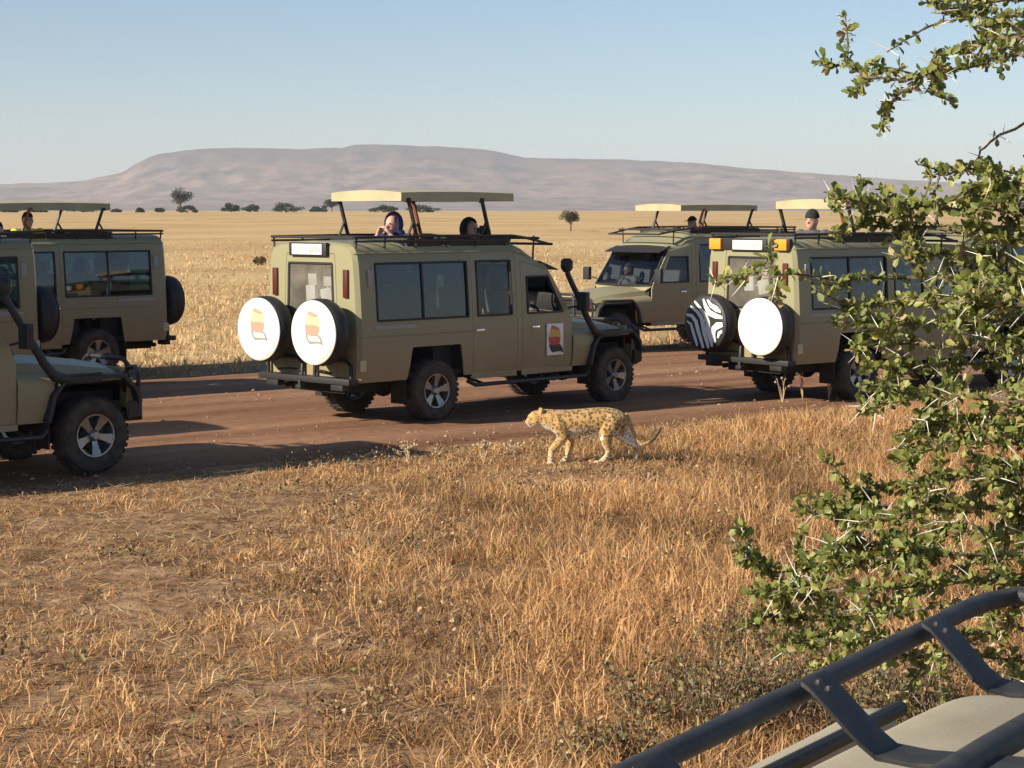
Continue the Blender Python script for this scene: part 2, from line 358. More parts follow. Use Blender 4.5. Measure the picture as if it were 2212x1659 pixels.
# ------------------------------------------------------------------ hills
def hills():
    pr = [(-3000, 400), (-1500, 398), (-600, 405), (-250, 402), (0, 397), (100, 396), (190, 390), (270, 372), (300, 352), (340, 335), (400, 325), (480, 320), (600, 320), (740, 319), (760, 313),
          (830, 312), (960, 316), (1060, 324), (1110, 335), (1130, 341), (1300, 342), (1460, 350), (1560, 358), (1700, 370), (1850, 383), (1950, 388), (2100, 397), (2400, 405), (3200, 415), (5000, 425)]
    xs = np.arange(-2900, 4900, 14.0); top = np.interp(xs, [p[0] for p in pr], [p[1] for p in pr])
    D0, D1 = 5200., 7400.; nr = 56; vv = []
    for i, x in enumerate(xs):
        hr = (455 - top[i]) / F * D1
        for j in range(nr + 1):
            f = j / nr
            if f <= .8:
                g = f / .8; d = D0 + (D1 - D0) * g
                # long foot slope, steep scarp near the rim
                prof = .42 * g ** 1.3 + .58 * sstep(.52, 1.0, g)
                X = (x - CX) / F * d
                gul = mnoise.fractal((X * .0022, d * .0012, 0), 1.0, 2.0, 6) * .20 + mnoise.fractal((X * .011, d * .003, 4), 1.0, 2.0, 4) * .10
                z = 2.0 + hr * max(0, prof * (1 + gul * (1 - g ** 6) * 1.2)) + (0 if g < 1 else 0)
                z += (mnoise.noise((X * .02, d * .02, 2))) * 2.5 * g
            else:
                g = (f - .8) / .2; d = D1 + 1800 * g; X = (x - CX) / F * d; z = 2.0 + hr * (1 - g) ** 1.2
            vv.append((X, d, z if j else -2))
    ff = [(i * (nr + 1) + j, (i + 1) * (nr + 1) + j, (i + 1) * (nr + 1) + j + 1, i * (nr + 1) + j + 1) for i in range(len(xs) - 1) for j in range(nr)]
    m = bpy.data.materials.new('hill_scrub'); m.use_nodes = True; t = m.node_tree; b = t.nodes['Principled BSDF']; L = t.links.new
    g = t.nodes.new('ShaderNodeNewGeometry'); n1 = t.nodes.new('ShaderNodeTexNoise'); n1.inputs['Scale'].default_value = .009; n1.inputs['Detail'].default_value = 11; n1.inputs['Roughness'].default_value = .72
    L(g.outputs['Position'], n1.inputs['Vector']); r = t.nodes.new('ShaderNodeValToRGB'); L(n1.outputs['Fac'], r.inputs[0])
    r.color_ramp.elements[0].position = .38; r.color_ramp.elements[1].position = .6
    r.color_ramp.elements[0].color = (.055, .042, .036, 1); r.color_ramp.elements[1].color = (.29, .19, .14, 1)
    sz = t.nodes.new('ShaderNodeSeparateXYZ'); L(g.outputs['Position'], sz.inputs[0]); mz = t.nodes.new('ShaderNodeMapRange'); mz.inputs['From Min'].default_value = 120; mz.inputs['From Max'].default_value = 215; mz.inputs['To Max'].default_value = .75; L(sz.outputs['Z'], mz.inputs['Value'])
    mh = t.nodes.new('ShaderNodeMix'); mh.data_type = 'RGBA'; mh.inputs['B'].default_value = (.06, .055, .045, 1); L(mz.outputs[0], mh.inputs['Factor']); L(r.outputs[0], mh.inputs['A'])   # wooded rim
    L(mh.outputs['Result'], b.inputs['Base Color']); b.inputs['Roughness'].default_value = 1; b.inputs['Specular IOR Level'].default_value = 0
    me = bpy.data.meshes.new('hills'); me.from_pydata(vv, [], ff); me.materials.append(m); me.shade_smooth()
    tag(link('hills', me), kind='structure')
hills()
# ------------------------------------------------------------------ safari vehicles (x forward from the rear face, y left, z up)
PROF = [(.855, .58), (.878, .75), (.885, 1.0), (.882, 1.22), (.876, 1.36), (.862, 1.62), (.845, 1.86), (.825, 2.09), (.795, 2.22), (.745, 2.30), (.62, 2.345), (.30, 2.37), (0, 2.38)]
ZF = [None] * 7 + [1.97, 2.03, 2.065, 2.09, 2.10, 2.105]
ST = [0, .05, .16, .32, .80, .92, 1.80, 1.89, 1.94, 2.02, 2.12, 2.77, 2.87, 2.97, 3.08, 3.86, 4.02]
def bpos(s, k, side=1, out=0.0):
    y, z = PROF[k]
    if k >= 7:
        t = sstep(2.85, 3.55, s); z = z + (ZF[k] - z) * t
    if s < .05:
        y -= .05 * (1 - s / .05); z -= (.03 if k > 8 else 0) * (1 - s / .05)
    if s > 3.0: y -= .035 * sstep(3.0, 4.02, s)
    x = s
    if s > 3.08:
        xa = 4.02 - max(0, z - 1.28) * .66; x = 3.08 + (s - 3.08) / .94 * (xa - 3.08)
    if k < 2 and s in (.92, 1.80): x += (-.08 if k == 0 else -.045) * (1 if s == .92 else -1)
    return Vector((x, side * (y + out), z))
WIN = [(.32, 1.94, 4, 7), (2.12, 2.77, 4, 7), (3.08, 3.86, 4, 6)]
def in_hole(sm, k):
    for a, b, k0, k1 in WIN:
        if a < sm < b and k0 <= k < k1: return True
    return .92 < sm < 1.80 and k < 2
def in_door(sm, k):
    if 2.02 < sm < 2.87 and k < 8: return 1
    if 2.97 < sm and k < 7: return 2
    return 0
def shell_mesh():
    mb = MB(); n = len(PROF)
    for side in (1, -1):
        for i in range(len(ST) - 1):
            sm = (ST[i] + ST[i + 1]) / 2
            for k in range(n - 1):
                if in_hole(sm, k) or in_door(sm, k): continue
                if k >= 9 and 1.0 < sm < 2.87: continue              # roof hatch
                mb.add([bpos(ST[i], k, side), bpos(ST[i + 1], k, side), bpos(ST[i + 1], k + 1, side), bpos(ST[i], k + 1, side)], [(0, 1, 2, 3)])
    # door sills, rear panel
    for side in (1, -1):
        for a, b in ((2.02, 2.87), (2.97, 4.02)):
            p, q = bpos(a, 0, side), bpos(b, 0, side); mb.add([p, q, q + Vector((0, 0, -.06)), p + Vector((0, 0, -.06))], [(0, 1, 2, 3)])
    return mb.mesh('body', M['paint'], smooth=40, solid=.022)
def rear_grid(door):
    mb = MB(); fr = [-1, -.6, -.52, .52, .6, 1]; g = .006
    for k in range(10):
        for c in range(5):
            isd = 1 <= c <= 3 and k < 8
            if isd != door: continue
            if c == 2 and 4 <= k < 7: continue
            def P(f, kk):
                y, z = PROF[kk]; y -= .05
                if door:
                    if abs(abs(f) - .6) < 1e-6: f -= math.copysign(.008, f)
                    if kk == 8: z -= g
                    if kk == 0: z += g
                return Vector((-.012 * (1 - f * f), f * y, z - (.03 if kk > 8 else 0)))
            mb.add([P(fr[c], k), P(fr[c + 1], k), P(fr[c + 1], k + 1), P(fr[c], k + 1)], [(0, 1, 2, 3)])
    if not door:
        top = [(f * (PROF[10][0] - .05), PROF[10][1] - .03) for f in (-1, 1)]
        mb.add([(0, top[0][0], top[0][1]), (0, top[1][0], top[1][1]), (0, .25, 2.34), (0, -.25, 2.34)], [(0, 1, 2, 3)])
    return mb.mesh('rear_door' if door else 'rear_panel', M['paint'], smooth=40, solid=.022)
def door_mesh(which, side):
    mb = MB(); g = .006
    a0, a1 = ((2.02, 2.87), (2.97, 4.02))[which - 1]
    st = [s for s in ST if a0 <= s <= a1]
    for i in range(len(st) - 1):
        sm = (st[i] + st[i + 1]) / 2
        for k in range(len(PROF) - 1):
            if in_hole(sm, k) or in_door(sm, k) != which: continue
            def P(s, kk):
                p = bpos(s, kk, side)
                if s == a0: p.x += g
                if s == a1: p.x -= g
                if kk == (8 if which == 1 else 7): p.z -= g
                return p
            mb.add([P(st[i], k), P(st[i + 1], k), P(st[i + 1], k + 1), P(st[i], k + 1)], [(0, 1, 2, 3)])
    return mb.mesh('door', M['paint'], smooth=40, solid=.022)
def pane_mesh(w, side, m):
    a, b, k0, k1 = WIN[w]; mb = MB()
    for k in range(k0, k1):
        mb.add([bpos(a, k, side, -.012), bpos(b, k, side, -.012), bpos(b, k + 1, side, -.012), bpos(a, k + 1, side, -.012)], [(0, 1, 2, 3)])
    return mb.mesh('window_pane', m, smooth=30)
def frame_mesh(w, side):
    a, b, k0, k1 = WIN[w]; mb = MB()
    c = [bpos(a, k0, side, .003), bpos(b, k0, side, .003), bpos(b, k1, side, .003), bpos(a, k1, side, .003)]
    for p, q in zip(c, c[1:] + c[:1]): mb.tube([p, q], .014, 6, flat=1.3)
    if w == 0:
        mid = (a + b) / 2; mb.tube([bpos(mid, k, side, -.004) for k in range(k0, k1 + 1)], .016, 6)
    return mb.mesh('window_frame', M['black'], smooth=40)
FST = [4.02, 4.3, 4.44, 4.6, 4.92, 5.22, 5.34, 5.42]
FPR = [(.835, .58), (.865, .75), (.872, .99), (.85, 1.05), (.79, 1.09), (.70, 1.11), (.66, 1.20), (.34, 1.255), (0, 1.265)]
def fpos(s, k, side=1):
    y, z = FPR[k]; t = (s - 4.02) / 1.4
    if k >= 3: z -= .055 * t + (.10 * t * t if k >= 6 else .02 * t)
    y -= .05 * t * t + (.06 * t if k in (5, 6) else 0)
    x = s
    if s > 5.4: x -= (.06 if k >= 6 else .04 * (k == 3)) ; y -= .02
    if k == 0 and s in (4.44, 5.34): x += -.06 if s == 4.44 else .02
    return Vector((x, side * y, z))
def front_mesh(bonnet):
    mb = MB()
    for side in (1, -1):
        for i in range(len(FST) - 1):
            sm = (FST[i] + FST[i + 1]) / 2
            for k in range(len(FPR) - 1):
                if (k >= 6) != bonnet: continue
                if 4.44 < sm < 5.34 and k < 2: continue
                mb.add([fpos(FST[i], k, side), fpos(FST[i + 1], k, side), fpos(FST[i + 1], k + 1, side), fpos(FST[i], k + 1, side)], [(0, 1, 2, 3)])
    if not bonnet:                                     # front face frame: lip above the grille and bands beside it
        for side in (1, -1):
            p = [fpos(5.42, k, side) for k in range(7)]
            mb.add([p[1], p[2], Vector((5.41, side * .62, .99)), Vector((5.41, side * .62, .70))], [(0, 1, 2, 3)])
            mb.add([p[2], p[3], p[4], p[5], p[6], Vector((5.40, side * .62, 1.06)), Vector((5.41, side * .62, .99))], [(0, 1, 2, 3, 4, 5, 6)])
        mb.bx(5.38, 5.42, -.66, .66, 1.03, 1.085)
        mb.bx(5.37, 5.41, -.80, .80, .66, .74)
        # cowl
        mb.add([(4.0, .83, 1.29), (4.0, -.83, 1.29), (4.06, -.70, 1.20), (4.06, .70, 1.20)], [(0, 1, 2, 3)])
    else:
        mb.add([fpos(5.42, 8, 1), fpos(5.42, 7, 1), fpos(5.42, 6, 1), fpos(5.42, 6, 1) - Vector((0, 0, .03)), fpos(5.42, 6, -1) - Vector((0, 0, .03)), fpos(5.42, 6, -1), fpos(5.42, 7, -1)], [tuple(range(7))])
    return mb.mesh('bonnet' if bonnet else 'front_wings', M['paint'], smooth=50, solid=.015)
def arch(path, y0, y1, side):
    mb = MB(); n = len(path); vs = []
    for i, (x, z) in enumerate(path):
        a = Vector(path[max(0, i - 1)]); b = Vector(path[min(n - 1, i + 1)]); t = (b - a).normalized(); nn = Vector((-t.y, t.x)) * .055
        vs += [(x, side * y0, z), (x, side * y1, z - 0.0), (x + nn.x * .8, side * y1, z + nn.y * .8), (x + nn.x, side * (y0 + .02), z + nn.y)]
    fs = [(i * 4 + j, i * 4 + (j + 1) % 4, (i + 1) * 4 + (j + 1) % 4, (i + 1) * 4 + j) for i in range(n - 1) for j in range(4)] + [(0, 1, 2, 3), tuple((n - 1) * 4 + j for j in range(4))]
    mb.add(vs, fs); return mb.mesh('wheel_arch', M['black'], smooth=35)
def tyre_mesh():
    mb = MB(); R0 = .405
    prof = [(.225, -.10), (.255, -.125), (.32, -.133), (.375, -.122), (.398, -.095), (R0, -.06), (R0, .06), (.398, .095), (.375, .122), (.32, .133), (.255, .125), (.225, .10)]
    mb.lathe(prof, n=44, closed=True)
    for j in range(36):                                # shoulder blocks and centre lugs
        a = 2 * math.pi * (j + .25) / 36
        for sy, off in ((-1, 0), (1, .5)):
            aa = a + off * 2 * math.pi / 36; rot = Matrix.Rotation(-aa, 3, 'Y')
            mb.box(rot @ Vector((R0 + .002, 0, 0)) + Vector((0, sy * .085, 0)), (.010, .05, .042), rot=rot)
            mb.box(rot @ Vector((R0 + .002, 0, 0)) + Vector((0, sy * .03, 0)), (.008, .04, .036), rot=rot)
    return mb.mesh('tyre', M['rubber'], smooth=35, weld=False)
def rim_mesh():                                        # outer face at -y
    mb = MB()
    mb.lathe([(.232, -.105), (.228, -.12), (.212, -.118), (.20, -.06), (.185, -.02), (.185, .09), (.228, .105)], n=36, caps=False)
    mb.lathe([(0, -.03), (.18, -.03), (.18, -.02), (0, -.02)], n=24, m=1)
    for j in range(5):
        a = 2 * math.pi * j / 5 + .3; rot = Matrix.Rotation(-a, 3, 'Y')
        vs = []
        for r, wd, y in ((.055, .030, -.085), (.12, .036, -.095), (.212, .058, -.112)):
            for sx in (-1, 1): vs.append(rot @ Vector((r, 0, sx * wd)) + Vector((0, y, 0)))
            for sx in (-1, 1): vs.append(rot @ Vector((r, 0, sx * (wd + .006))) + Vector((0, y + .05, 0)))
        fs = []
        for i in range(2):
            b = i * 4; fs += [(b, b + 1, b + 5, b + 4), (b + 1, b + 3, b + 7, b + 5), (b + 2, b, b + 4, b + 6)]
        mb.add(vs, fs)
    mb.lathe([(0, -.13), (.04, -.13), (.055, -.115), (.065, -.08), (.065, -.03)], n=18, caps=False)
    return mb.mesh('rim', [M['alloy'], M['steel']], smooth=40)
def hub_mesh():
    mb = MB(); mb.lathe([(.0, -.06), (.15, -.06), (.16, -.01), (.16, .08), (.0, .08)], n=24); mb.lathe([(0, .08), (.06, .08), (.06, .25), (0, .25)], n=12)
    return mb.mesh('wheel', M['under'], smooth=40)
def spare_tyre():
    mb = MB()
    mb.lathe([(.0, .0), (.33, .0), (.395, .02), (.425, .07), (.43, .14), (.425, .21), (.395, .255), (.33, .27), (0, .272)][::-1], n=44, axis='x')
    for v in range(len(mb.v)): x, y, z = mb.v[v]; mb.v[v] = (-x, y, z)
    return mb.mesh('spare_wheel', M['black'], smooth=50)
def cover_disc(m):
    mb = MB(); mb.lathe([(0, -.286), (.30, -.284), (.385, -.279), (.408, -.262), (.408, -.25)], n=56, axis='x'); return mb.mesh('cover_disc', m, smooth=40)
# emblem: a pot-shaped sun mark in bands (u right, v up; unit about 1 high)
EMB = [
    ('brown', [(-.12, .50), (.0, .46), (.16, .42), (.24, .36), (.20, .30), (.05, .33), (-.10, .36), (-.18, .40)]),
    ('yellow', [(-.18, .40), (-.10, .36), (.05, .33), (.20, .30), (.25, .36), (.29, .28), (.32, .15), (.31, .05), (.10, .10), (-.12, .08), (-.28, .10), (-.25, .26)]),
    ('red', [(-.28, .10), (-.12, .08), (.10, .10), (.31, .05), (.30, -.08), (.25, -.17), (.12, -.20), (-.05, -.20), (-.24, -.17), (-.29, -.02)]),
    ('line', [(-.26, -.14), (-.24, -.17), (-.05, -.20), (.12, -.20), (.25, -.17), (.36, -.24), (.42, -.34), (.46, -.48), (.30, -.43), (.10, -.44), (-.10, -.46), (-.20, -.36), (-.26, -.24)]),
    ('grey', [(-.18, -.20), (.0, -.23), (.16, -.22), (.28, -.24), (.35, -.31), (.37, -.39), (.20, -.38), (.0, -.39), (-.10, -.38), (-.16, -.29)])]
def emblem_mesh(fn, mats, size, flip=1):
    mb = MB()
    for i, (nm, poly) in enumerate(EMB):
        mb.prism([(u * size * flip, v * size) for u, v in poly], fn, 0.0, .0025 + (.0015 if nm == 'grey' else 0), i)
    return mb.mesh('emblem', [mats[n] for n, _ in EMB], smooth=0)
EM_COVER = dict(brown=M['em_brown'], yellow=M['em_yellow'], red=M['em_red'], line=M['em_line'], grey=M['em_grey'])
EM_DOOR = dict(brown=M['d_brown'], yellow=M['d_yellow'], red=M['d_red'], line=M['textblk'], grey=M['steel'])
def text_mesh(name, txt, size, m, depth=.002, spacing=1.0):
    c = bpy.data.curves.new(name, 'FONT'); c.body = txt; c.size = size; c.align_x = 'CENTER'; c.align_y = 'CENTER'; c.extrude = depth; c.space_character = spacing
    o = bpy.data.objects.new(name, c); COL.objects.link(o); bpy.context.view_layer.update()
    me = bpy.data.meshes.new_from_object(o.evaluated_get(bpy.context.evaluated_depsgraph_get())); me.name = name
    bpy.data.objects.remove(o); bpy.data.curves.remove(c); me.materials.clear(); me.materials.append(m); return me
def zebra_mesh():                                      # white stripes flowing round an eye, on the dark disc
    mb = MB()
    fn = lambda u, v, h: Vector((-.2865 - h, -u, v))   # u to the viewer's right
    def stripe(pts, wd):
        n = len(pts); L_, R_ = [], []
        for i, (u, v) in enumerate(pts):
            a = Vector(pts[max(0, i - 1)]); b = Vector(pts[min(n - 1, i + 1)]); t = (b - a).normalized(); q = Vector((-t.y, t.x)) * wd[i] * 1.3
            for lst, sg in ((L_, 1), (R_, -1)):
                p = Vector((u, v)) + q * sg
                if p.length > .375: p = p.normalized() * .375
                lst.append((p.x, p.y))
        for i in range(n - 1): mb.prism([L_[i], L_[i + 1], R_[i + 1], R_[i]], fn, 0, .003)
    st = [([(-.36, .12), (-.24, .10), (-.16, .02), (-.12, -.10), (-.06, -.24), (-.01, -.36)], [.012, .022, .026, .026, .022, .016]),
          ([(-.27, .24), (-.14, .17), (-.05, .08), (-.02, -.02), (.01, -.14), (.07, -.30), (.09, -.36)], [.012, .02, .026, .03, .03, .02, .012]),
          ([(-.34, .02), (-.26, -.02), (-.22, -.12), (-.16, -.26), (-.13, -.34)], [.008, .016, .02, .018, .012]),
          ([(-.19, .32), (-.08, .22), (.02, .13), (.07, .03), (.08, -.08), (.13, -.22), (.16, -.33)], [.012, .018, .026, .032, .034, .03, .016]),
          ([(-.02, .36), (.03, .25), (.10, .16), (.22, .12), (.36, .10)], [.012, .026, .034, .03, .016]),
          ([(.06, .35), (.13, .27), (.24, .22), (.33, .19)], [.012, .026, .032, .018]),
          ([(.36, .0), (.26, -.02), (.19, -.07), (.18, -.16), (.22, -.27)], [.024, .04, .036, .03, .012]),
          ([(.36, -.10), (.29, -.13), (.27, -.20)], [.02, .022, .01])]
    for p, wd in st: stripe(p, wd)
    mb.lathe([(0, -.291), (.018, -.291), (.018, -.2865)], n=12, axis='x', c=(0, -.015, .045))
    return mb.mesh('zebra_stripes', M['white'], smooth=0, weld=False)
def seat_mesh():
    mb = MB(); mb.box((0, 0, .42), (.5, .5, .16)); mb.box((-.26, 0, .80), (.14, .5, .64), rot=Matrix.Rotation(-.17, 3, 'Y')); mb.box((-.33, 0, 1.22), (.10, .28, .20)); mb.bx(-.2, .2, -.2, .2, .0, .36)
    return mb.mesh('seat', M['seat'], smooth=40, bevel=.04, seg=2)
def poptop_mesh():
    mb = MB(); x0, x1, yw = .95, 3.04, .655; nx, ny = 10, 8
    def P(i, j, z0, c): x = x0 + (x1 - x0) * i / nx; y = -yw + 2 * yw * j / ny; return (x, y, z0 + c * (1 - (y / yw) ** 2) + .015 * (1 - ((x - 1.96) / 1.06) ** 2))
    vs = [P(i, j, 3.0, .035) for i in range(nx + 1) for j in range(ny + 1)]; k = ny + 1
    mb.add(vs, [(i * k + j, (i + 1) * k + j, (i + 1) * k + j + 1, i * k + j + 1) for i in range(nx) for j in range(ny)])
    ring = [(i, 0) for i in range(nx)] + [(nx, j) for j in range(ny)] + [(i, ny) for i in range(nx, 0, -1)] + [(0, j) for j in range(ny, 0, -1)]
    for (a, b), (c, d) in zip(ring, ring[1:] + ring[:1]):
        p, q = P(a, b, 3.0, .035), P(c, d, 3.0, .035); mb.add([p, q, (q[0], q[1], 2.89), (p[0], p[1], 2.89)], [(0, 1, 2, 3)])
    return mb.mesh('pop_top', M['pop'], smooth=30, solid=.02, bevel=0)
def poptop_lining():
    mb = MB(); mb.bx(1.0, 3.0, -.62, .62, 2.925, 2.955); return mb.mesh('lining', M['inner'])
def strut_mesh(y):
    mb = MB(); mb.tube([(0, 0, 2.37), (-.17, 0, 2.93)], .027, 6); mb.tube([(-.08, 0, 2.62), (-.2, 0, 2.38)], .018, 6); mb.box((-.17, 0, 2.90), (.08, .03, .06)); mb.box((0, 0, 2.375), (.08, .04, .04))
    return mb
def snorkel_mesh():
    mb = MB(); y = -.905
    mb.tube([(4.62, y + .02, 1.0), (4.42, y, 1.06), (4.30, y, 1.20), (4.05, y + .02, 1.62), (3.90, y + .04, 1.88), (3.89, y + .04, 1.94)], [(.06, .045), (.06, .045), (.05, .04), (.042, .035), (.04, .034), (.04, .034)], 10)
    mb.tube([(3.89, y + .04, 1.92), (3.88, y + .04, 1.97), (3.88, y + .04, 2.06), (3.88, y + .04, 2.10)], [.06, .085, .085, .05], 12)
    mb.box((4.78, y + .045, 1.02), (.42, .07, .10))
    return mb.mesh('snorkel', M['black'], smooth=50)
def bullbar_mesh():
    mb = MB()
    mb.bx(5.46, 5.66, -.62, .62, .50, .74); 
    for sd_ in (1, -1):
        mb.add([(5.46, sd_ * .62, .50), (5.66, sd_ * .62, .50), (5.66, sd_ * .62, .74), (5.46, sd_ * .62, .74), (5.30, sd_ * .90, .56), (5.46, sd_ * .90, .58), (5.46, sd_ * .90, .74), (5.30, sd_ * .90, .74)], [(0, 1, 5, 4), (1, 2, 6, 5), (2, 3, 7, 6), (3, 0, 4, 7), (4, 5, 6, 7)])
        mb.tube([(5.60, sd_ * .42, .74), (5.61, sd_ * .42, 1.10), (5.61, sd_ * .34, 1.15)], .028, 8)
        mb.tube([(5.60, sd_ * .42, 1.06), (5.58, sd_ * .62, 1.08), (5.50, sd_ * .80, 1.02), (5.48, sd_ * .82, .90), (5.48, sd_ * .80, .72)], .024, 8)
        mb.tube([(5.55, sd_ * .42, .90), (5.53, sd_ * .62, .90), (5.49, sd_ * .80, .90)], .018, 8)
    mb.tube([(5.61, -.34, 1.15), (5.61, .34, 1.15)], .028, 8)
    return mb.mesh('bull_bar', M['black'], smooth=40)
def rack_mesh():
    mb = MB(); z = 2.425
    for sd_ in (1, -1):
        mb.tube([(.02, sd_ * .78, z), (1.5, sd_ * .78, z + .01), (2.9, sd_ * .77, z), (3.15, sd_ * .76, z - .03), (3.72, sd_ * .70, 2.30)], .018, 8)
        mb.tube([(.02, sd_ * .78, z - .05), (2.85, sd_ * .77, z - .06)], .014, 6)
        for x in (.06, .55, 1.1, 1.65, 2.2, 2.75): mb.tube([(x, sd_ * .78, z), (x, sd_ * .765, 2.29)], .014, 6)
        mb.tube([(3.35, sd_ * .74, 2.42), (3.35, sd_ * .72, 2.10)], .013, 6)
    for x in (.02, .30, .58, .84): mb.tube([(x, -.78, z), (x, .78, z)], .018 if x < .1 else .012, 6)
    for x, zz in ((3.12, z - .03), (3.45, 2.385), (3.72, 2.30)): mb.tube([(x, -.74, zz), (x, .74, zz)], .018, 6)
    return mb.mesh('roof_rack', M['rack'], smooth=50)
def roofframe_mesh():
    mb = MB()                                           # raised coaming round the hatch
    for sd_ in (1, -1): mb.bx(.98, 2.9, sd_ * .70 - .02, sd_ * .70 + .02, 2.31, 2.40)
    mb.bx(.98, 1.02, -.68, .68, 2.33, 2.41); mb.bx(2.86, 2.90, -.68, .68, 2.27, 2.41)
    return mb.mesh('hatch_coaming', M['rack'])
def under_mesh():
    mb = MB()
    mb.bx(.15, 5.3, -.45, -.35, .50, .64); mb.bx(.15, 5.3, .35, .45, .50, .64)
    mb.bx(.08, 3.95, -.80, .80, .60, .66); mb.bx(3.9, 5.3, -.6, .6, .55, .85); mb.bx(.1, .9, -.5, .5, .42, .6)
    mb.bx(.82, 1.90, -.84, -.50, 1.0, 1.04); mb.bx(.82, 1.90, .50, .84, 1.0, 1.04); mb.bx(.78, .82, -.84, .84, .6, 1.0); mb.bx(1.88, 1.92, -.84, .84, .6, 1.0)
    mb.bx(4.40, 5.36, -.80, -.55, .95, 1.0); mb.bx(4.40, 5.36, .55, .80, .95, 1.0); mb.bx(4.36, 4.42, -.80, .80, .55, 1.0)
    for x in (1.355, 4.91): mb.tube([(x, -.62, .41), (x, .62, .41)], .06, 10); mb.sphere((x, .12, .41), .15, 10, 6)
    mb.tube([(3.6, .25, .50), (1.9, .25, .50), (1.5, .40, .62), (.6, .5, .50), (.05, .55, .48)], .035, 8)
    for sd_ in (1, -1): mb.box((.82, sd_ * .72, .44), (.02, .26, .36)); mb.box((4.36, sd_ * .76, .46), (.02, .22, .32))
    return mb.mesh('underbody', M['under'], smooth=40)
def step_mesh(side):
    mb = MB(); mb.tube([(1.95, side * .84, .50), (2.05, side * .90, .44), (4.25, side * .90, .44), (4.35, side * .84, .50)], .03, 8)
    for x in (2.2, 3.1, 4.1): mb.tube([(x, side * .45, .55), (x, side * .89, .45)], .02, 6)
    return mb.mesh('side_step', M['steel'])
def rbumper_mesh():
    mb = MB(); mb.bx(-.16, .0, -.86, .86, .56, .64); mb.bx(-.14, -.02, -.72, -.5, .48, .57); mb.bx(-.14, -.02, .5, .72, .48, .57); mb.box((-.16, 0, .50), (.16, .10, .06)); mb.tube([(-.2, 0, .5), (-.2, 0, .58)], .028, 8)
    return mb.mesh('rear_bumper', M['black'], smooth=40, bevel=.01)
def carrier_mesh(sd_):
    mb = MB(); mb.tube([(-.06, sd_ * .12, .62), (-.05, sd_ * .12, .80), (-.05, sd_ * .20, .86), (-.05, sd_ * .70, .86), (-.05, sd_ * .78, .80), (-.05, sd_ * .78, .62)], .024, 8)
    mb.tube([(-.05, sd_ * .52, .86), (-.05, sd_ * .52, 1.25)], .035, 8); mb.box((-.03, sd_ * .52, 1.22), (.10, .2, .2)); mb.tube([(-.03, sd_ * .14, .70), (-.10, sd_ * .3, .72), (-.13, sd_ * .5, .70)], .014, 6)
    return mb.mesh('wheel_carrier', M['steel'], smooth=40)
def grille_mesh():
    mb = MB(); mb.bx(5.36, 5.385, -.63, .63, .73, 1.04, 0)
    for z in (.79, .85, .91, .97): mb.bx(5.385, 5.405, -.42, .42, z, z + .022, 1)
    return mb.mesh('grille', [M['black'], M['steel']])
def lamp_mesh(side):
    mb = MB(); mb.lathe([(0, 5.44), (.05, 5.436), (.085, 5.42), (.092, 5.40), (.092, 5.37)], c=(0, side * .53, .90), axis='x', n=20); mb.lathe([(.092, 5.395), (.105, 5.41), (.11, 5.38)], c=(0, side * .53, .90), axis='x', n=20, m=1)
    return mb.mesh('headlight', [M['lens'], M['chrome']], smooth=40)
def mirror_mesh(side):
    mb = MB(); mb.tube([(3.98, side * .80, 1.40), (4.02, side * .98, 1.44)], .015, 6); mb.box((4.02, side * 1.04, 1.50), (.08, .17, .26)); return mb.mesh('mirror', M['black'], bevel=.02)
def wind_mesh():
    mb = MB(); zt = 1.30, 1.96
    xa = lambda z: 4.02 - max(0, z - 1.28) * .66
    vs = []
    for j in range(7):
        f = j / 6 * 2 - 1
        vs.append((xa(1.31) + .05 * (1 - f * f), f * .78, 1.31)); vs.append((xa(1.97) + .04 * (1 - f * f), f * .72, 1.98))
    mb.add(vs, [(2 * j, 2 * j + 2, 2 * j + 3, 2 * j + 1) for j in range(6)]); return mb.mesh('windscreen', M['clear'], smooth=40)
def wind_frame():
    mb = MB(); xa = lambda z: 4.02 - max(0, z - 1.28) * .66
    lo = [(xa(1.30) + .05 * (1 - f * f) + .005, f * .79, 1.30) for f in (-1, -.6, 0, .6, 1)]; hi = [(xa(1.98) + .04 * (1 - f * f) + .005, f * .735, 1.985) for f in (-1, -.6, 0, .6, 1)]
    mb.tube(lo, .02, 6); mb.tube(hi, .02, 6); mb.tube([lo[0], hi[0]], .02, 6); mb.tube([lo[-1], hi[-1]], .02, 6)
    mb.tube([(4.07, -.3, 1.30), (3.93, -.02, 1.46)], .008, 5); mb.tube([(4.07, .25, 1.30), (3.93, .5, 1.46)], .008, 5)
    return mb.mesh('windscreen_frame', M['black'])
def visor_mesh():
    mb = MB(); vs = []
    for j in range(7):
        f = j / 6 * 2 - 1
        vs.append((3.46 + .03 * (1 - f * f), f * .76, 2.07)); vs.append((3.78 + .06 * (1 - f * f), f * .80, 1.95))
    mb.add(vs, [(2 * j, 2 * j + 2, 2 * j + 3, 2 * j + 1) for j in range(6)]); return mb.mesh('sun_visor', M['steel'], smooth=40, solid=.012)
def stow_mesh(seed):
    rr = random.Random(seed); mb = MB()
    for i in range(5): mb.box((.12 + .07 * i, (.12, -.10, .24, .02, .16)[i], (1.70, 1.66, 1.86, 1.90, 1.75)[i]), (.05, rr.uniform(.16, .24), rr.uniform(.16, .24)), rot=Matrix.Rotation(rr.uniform(-.2, .2), 3, 'X'))
    return mb.mesh('stowed_bags', M['white'], bevel=.01)

